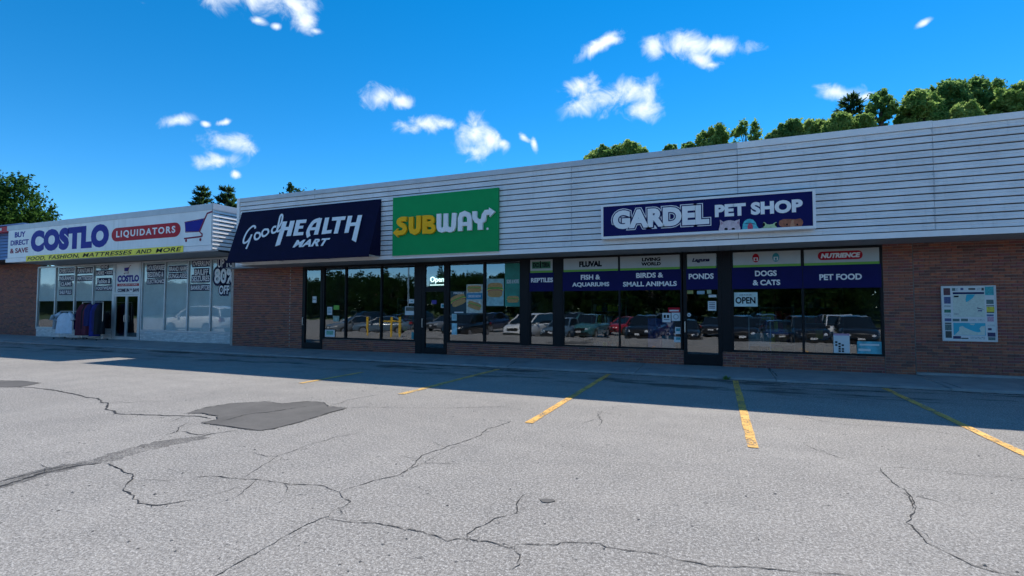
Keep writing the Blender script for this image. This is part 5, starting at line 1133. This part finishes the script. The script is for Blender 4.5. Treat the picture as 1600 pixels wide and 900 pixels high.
W_ = paint('white', (.72, .74, .75)); BK = paint('black', (.012, .013, .016)); GY = paint('grey', (.16, .18, .20)); BLU = paint('blue_grey', (.10, .16, .22)); RD = paint('red', (.35, .012, .018)); TEALP = paint('teal', (.05, .16, .18)); DB = paint('dark_blue', (.015, .03, .09))
def refx(px, yv): return ray(px, 500).x/ray(px, 500).y*(2*WALL-yv)
for i, (k, px, yy, m, yaw, lab) in enumerate((('suv', 705, -1.6, BK, .0, 'black suv parked facing the sandwich shop, mirrored in its window'), ('van', 800, -1.9, W_, .22, 'white minivan mirrored in the sandwich shop window'),
   ('sedan', 860, -2.4, BLU, .1, 'blue grey car mirrored in the slim reptile window'), ('suv', 903, -4.2, TEALP, .1, 'teal suv mirrored in the fish window'), ('sedan', 950, -11, RD, .5, 'red car mirrored in the fish window'),
   ('suv', 995, -2.4, BK, .12, 'black suv mirrored beside the blue covered stack'), ('sedan', 1068, -2.0, BK, .0, 'black car mirrored in the pet shop door'), ('suv', 1160, -2.2, BK, .0, 'black suv mirrored under the OPEN notice'),
   ('sedan', 1222, -3.5, DB, .0, 'dark blue car mirrored behind the white display stand'), ('suv', 1272, -2.2, BK, -.05, 'black suv mirrored in the middle of the right pet shop window'), ('van', 1318, -7.5, W_, .1, 'white van mirrored behind black cars'), ('suv', 1345, -2.6, BK, .1, 'black suv mirrored at the right end of the pet shop window'),
   ('sedan', 513, -3.2, GY, .5, 'grey car mirrored low in the health shop window'), ('sedan', 552, -4.5, BLU, 1.1, 'pale blue car mirrored side on in the health shop window'))):
    car(k, 'parked_van' if k == 'van' else 'parked_car', lab, 'van' if k == 'van' else 'car', m, refx(px, yy), yy, yaw)
for i, (px, yy, k, m, yaw) in enumerate(((535, -11, 'suv', BK, .4), (590, -12, 'sedan', DB, .2), (625, -12.5, 'suv', BK, .1), (672, -11, 'sedan', GY, .2), (745, -11, 'suv', DB, .1), (880, -11.5, 'suv', BK, .1), (1030, -11, 'suv', GY, .1), (1110, -11.5, 'sedan', BK, .1), (1195, -10.5, 'suv', BK, .1), (1300, -13, 'suv', DB, .1))):
    car(k, 'parked_car', ('black suv', 'dark blue sedan', 'black suv', 'grey sedan', 'dark blue suv', 'black suv', 'grey suv', 'black sedan', 'black suv', 'dark blue suv')[i] + ' in the second row, ' + ('leftmost of that row', 'behind the yellow rails', 'right of the yellow rails', 'behind the sandwich shop door reflection', 'left of the white minivan', 'between the blue grey car and the teal suv', 'behind the blue covered stack', 'behind the pet shop door', 'behind the white display stand', 'rightmost of that row')[i], 'car', m, refx(px, yy), yy, yaw)
car('suv', 'parked_car', 'white suv parked side on, mirrored in the pale shop windows', 'car', W_, -32.2, 8.2, 1.45)
car('suv', 'parked_car', 'white suv further off, mirrored beneath the percentage sign', 'car', W_, -46.5, -8.0, 1.6)
cr = thing('cart_corral', 'yellow pipe rail corral mirrored in the health shop window', 'rail', (-17.5, 4.8, 0), )
for xx, yy in ((-19.0, 4.6), (-17.9, 4.8), (-17.0, 5.0), (-16.35, 5.15)):
    MB().tube([(xx, yy, 0), (xx, yy, 1.1)], .065, 10).build('post', M_YPOST, cr)
MB().tube([(-17.9, 4.8, .86), (-16.35, 5.15, .86)], .035, 8).build('rail', M_YPOST, cr)
lp = thing('street_lamp', 'tall grey lamp post across the lot, mirrored in the health shop window', 'lamp post', (-30, -16, gh(-30, -16)))
MB().tube([(-30, -16, -.5), (-30, -16, 9)], [.12, .07], 10).build('pole', M_STEEL, lp); MB().tube([(-30, -16, 8.9), (-28.6, -15.2, 9.1)], .04, 8).build('arm', M_STEEL, lp); MB().box(-28.9, -28.1, -15.4, -14.9, 9.02, 9.16).build('lamp_head', M_STEEL, lp)
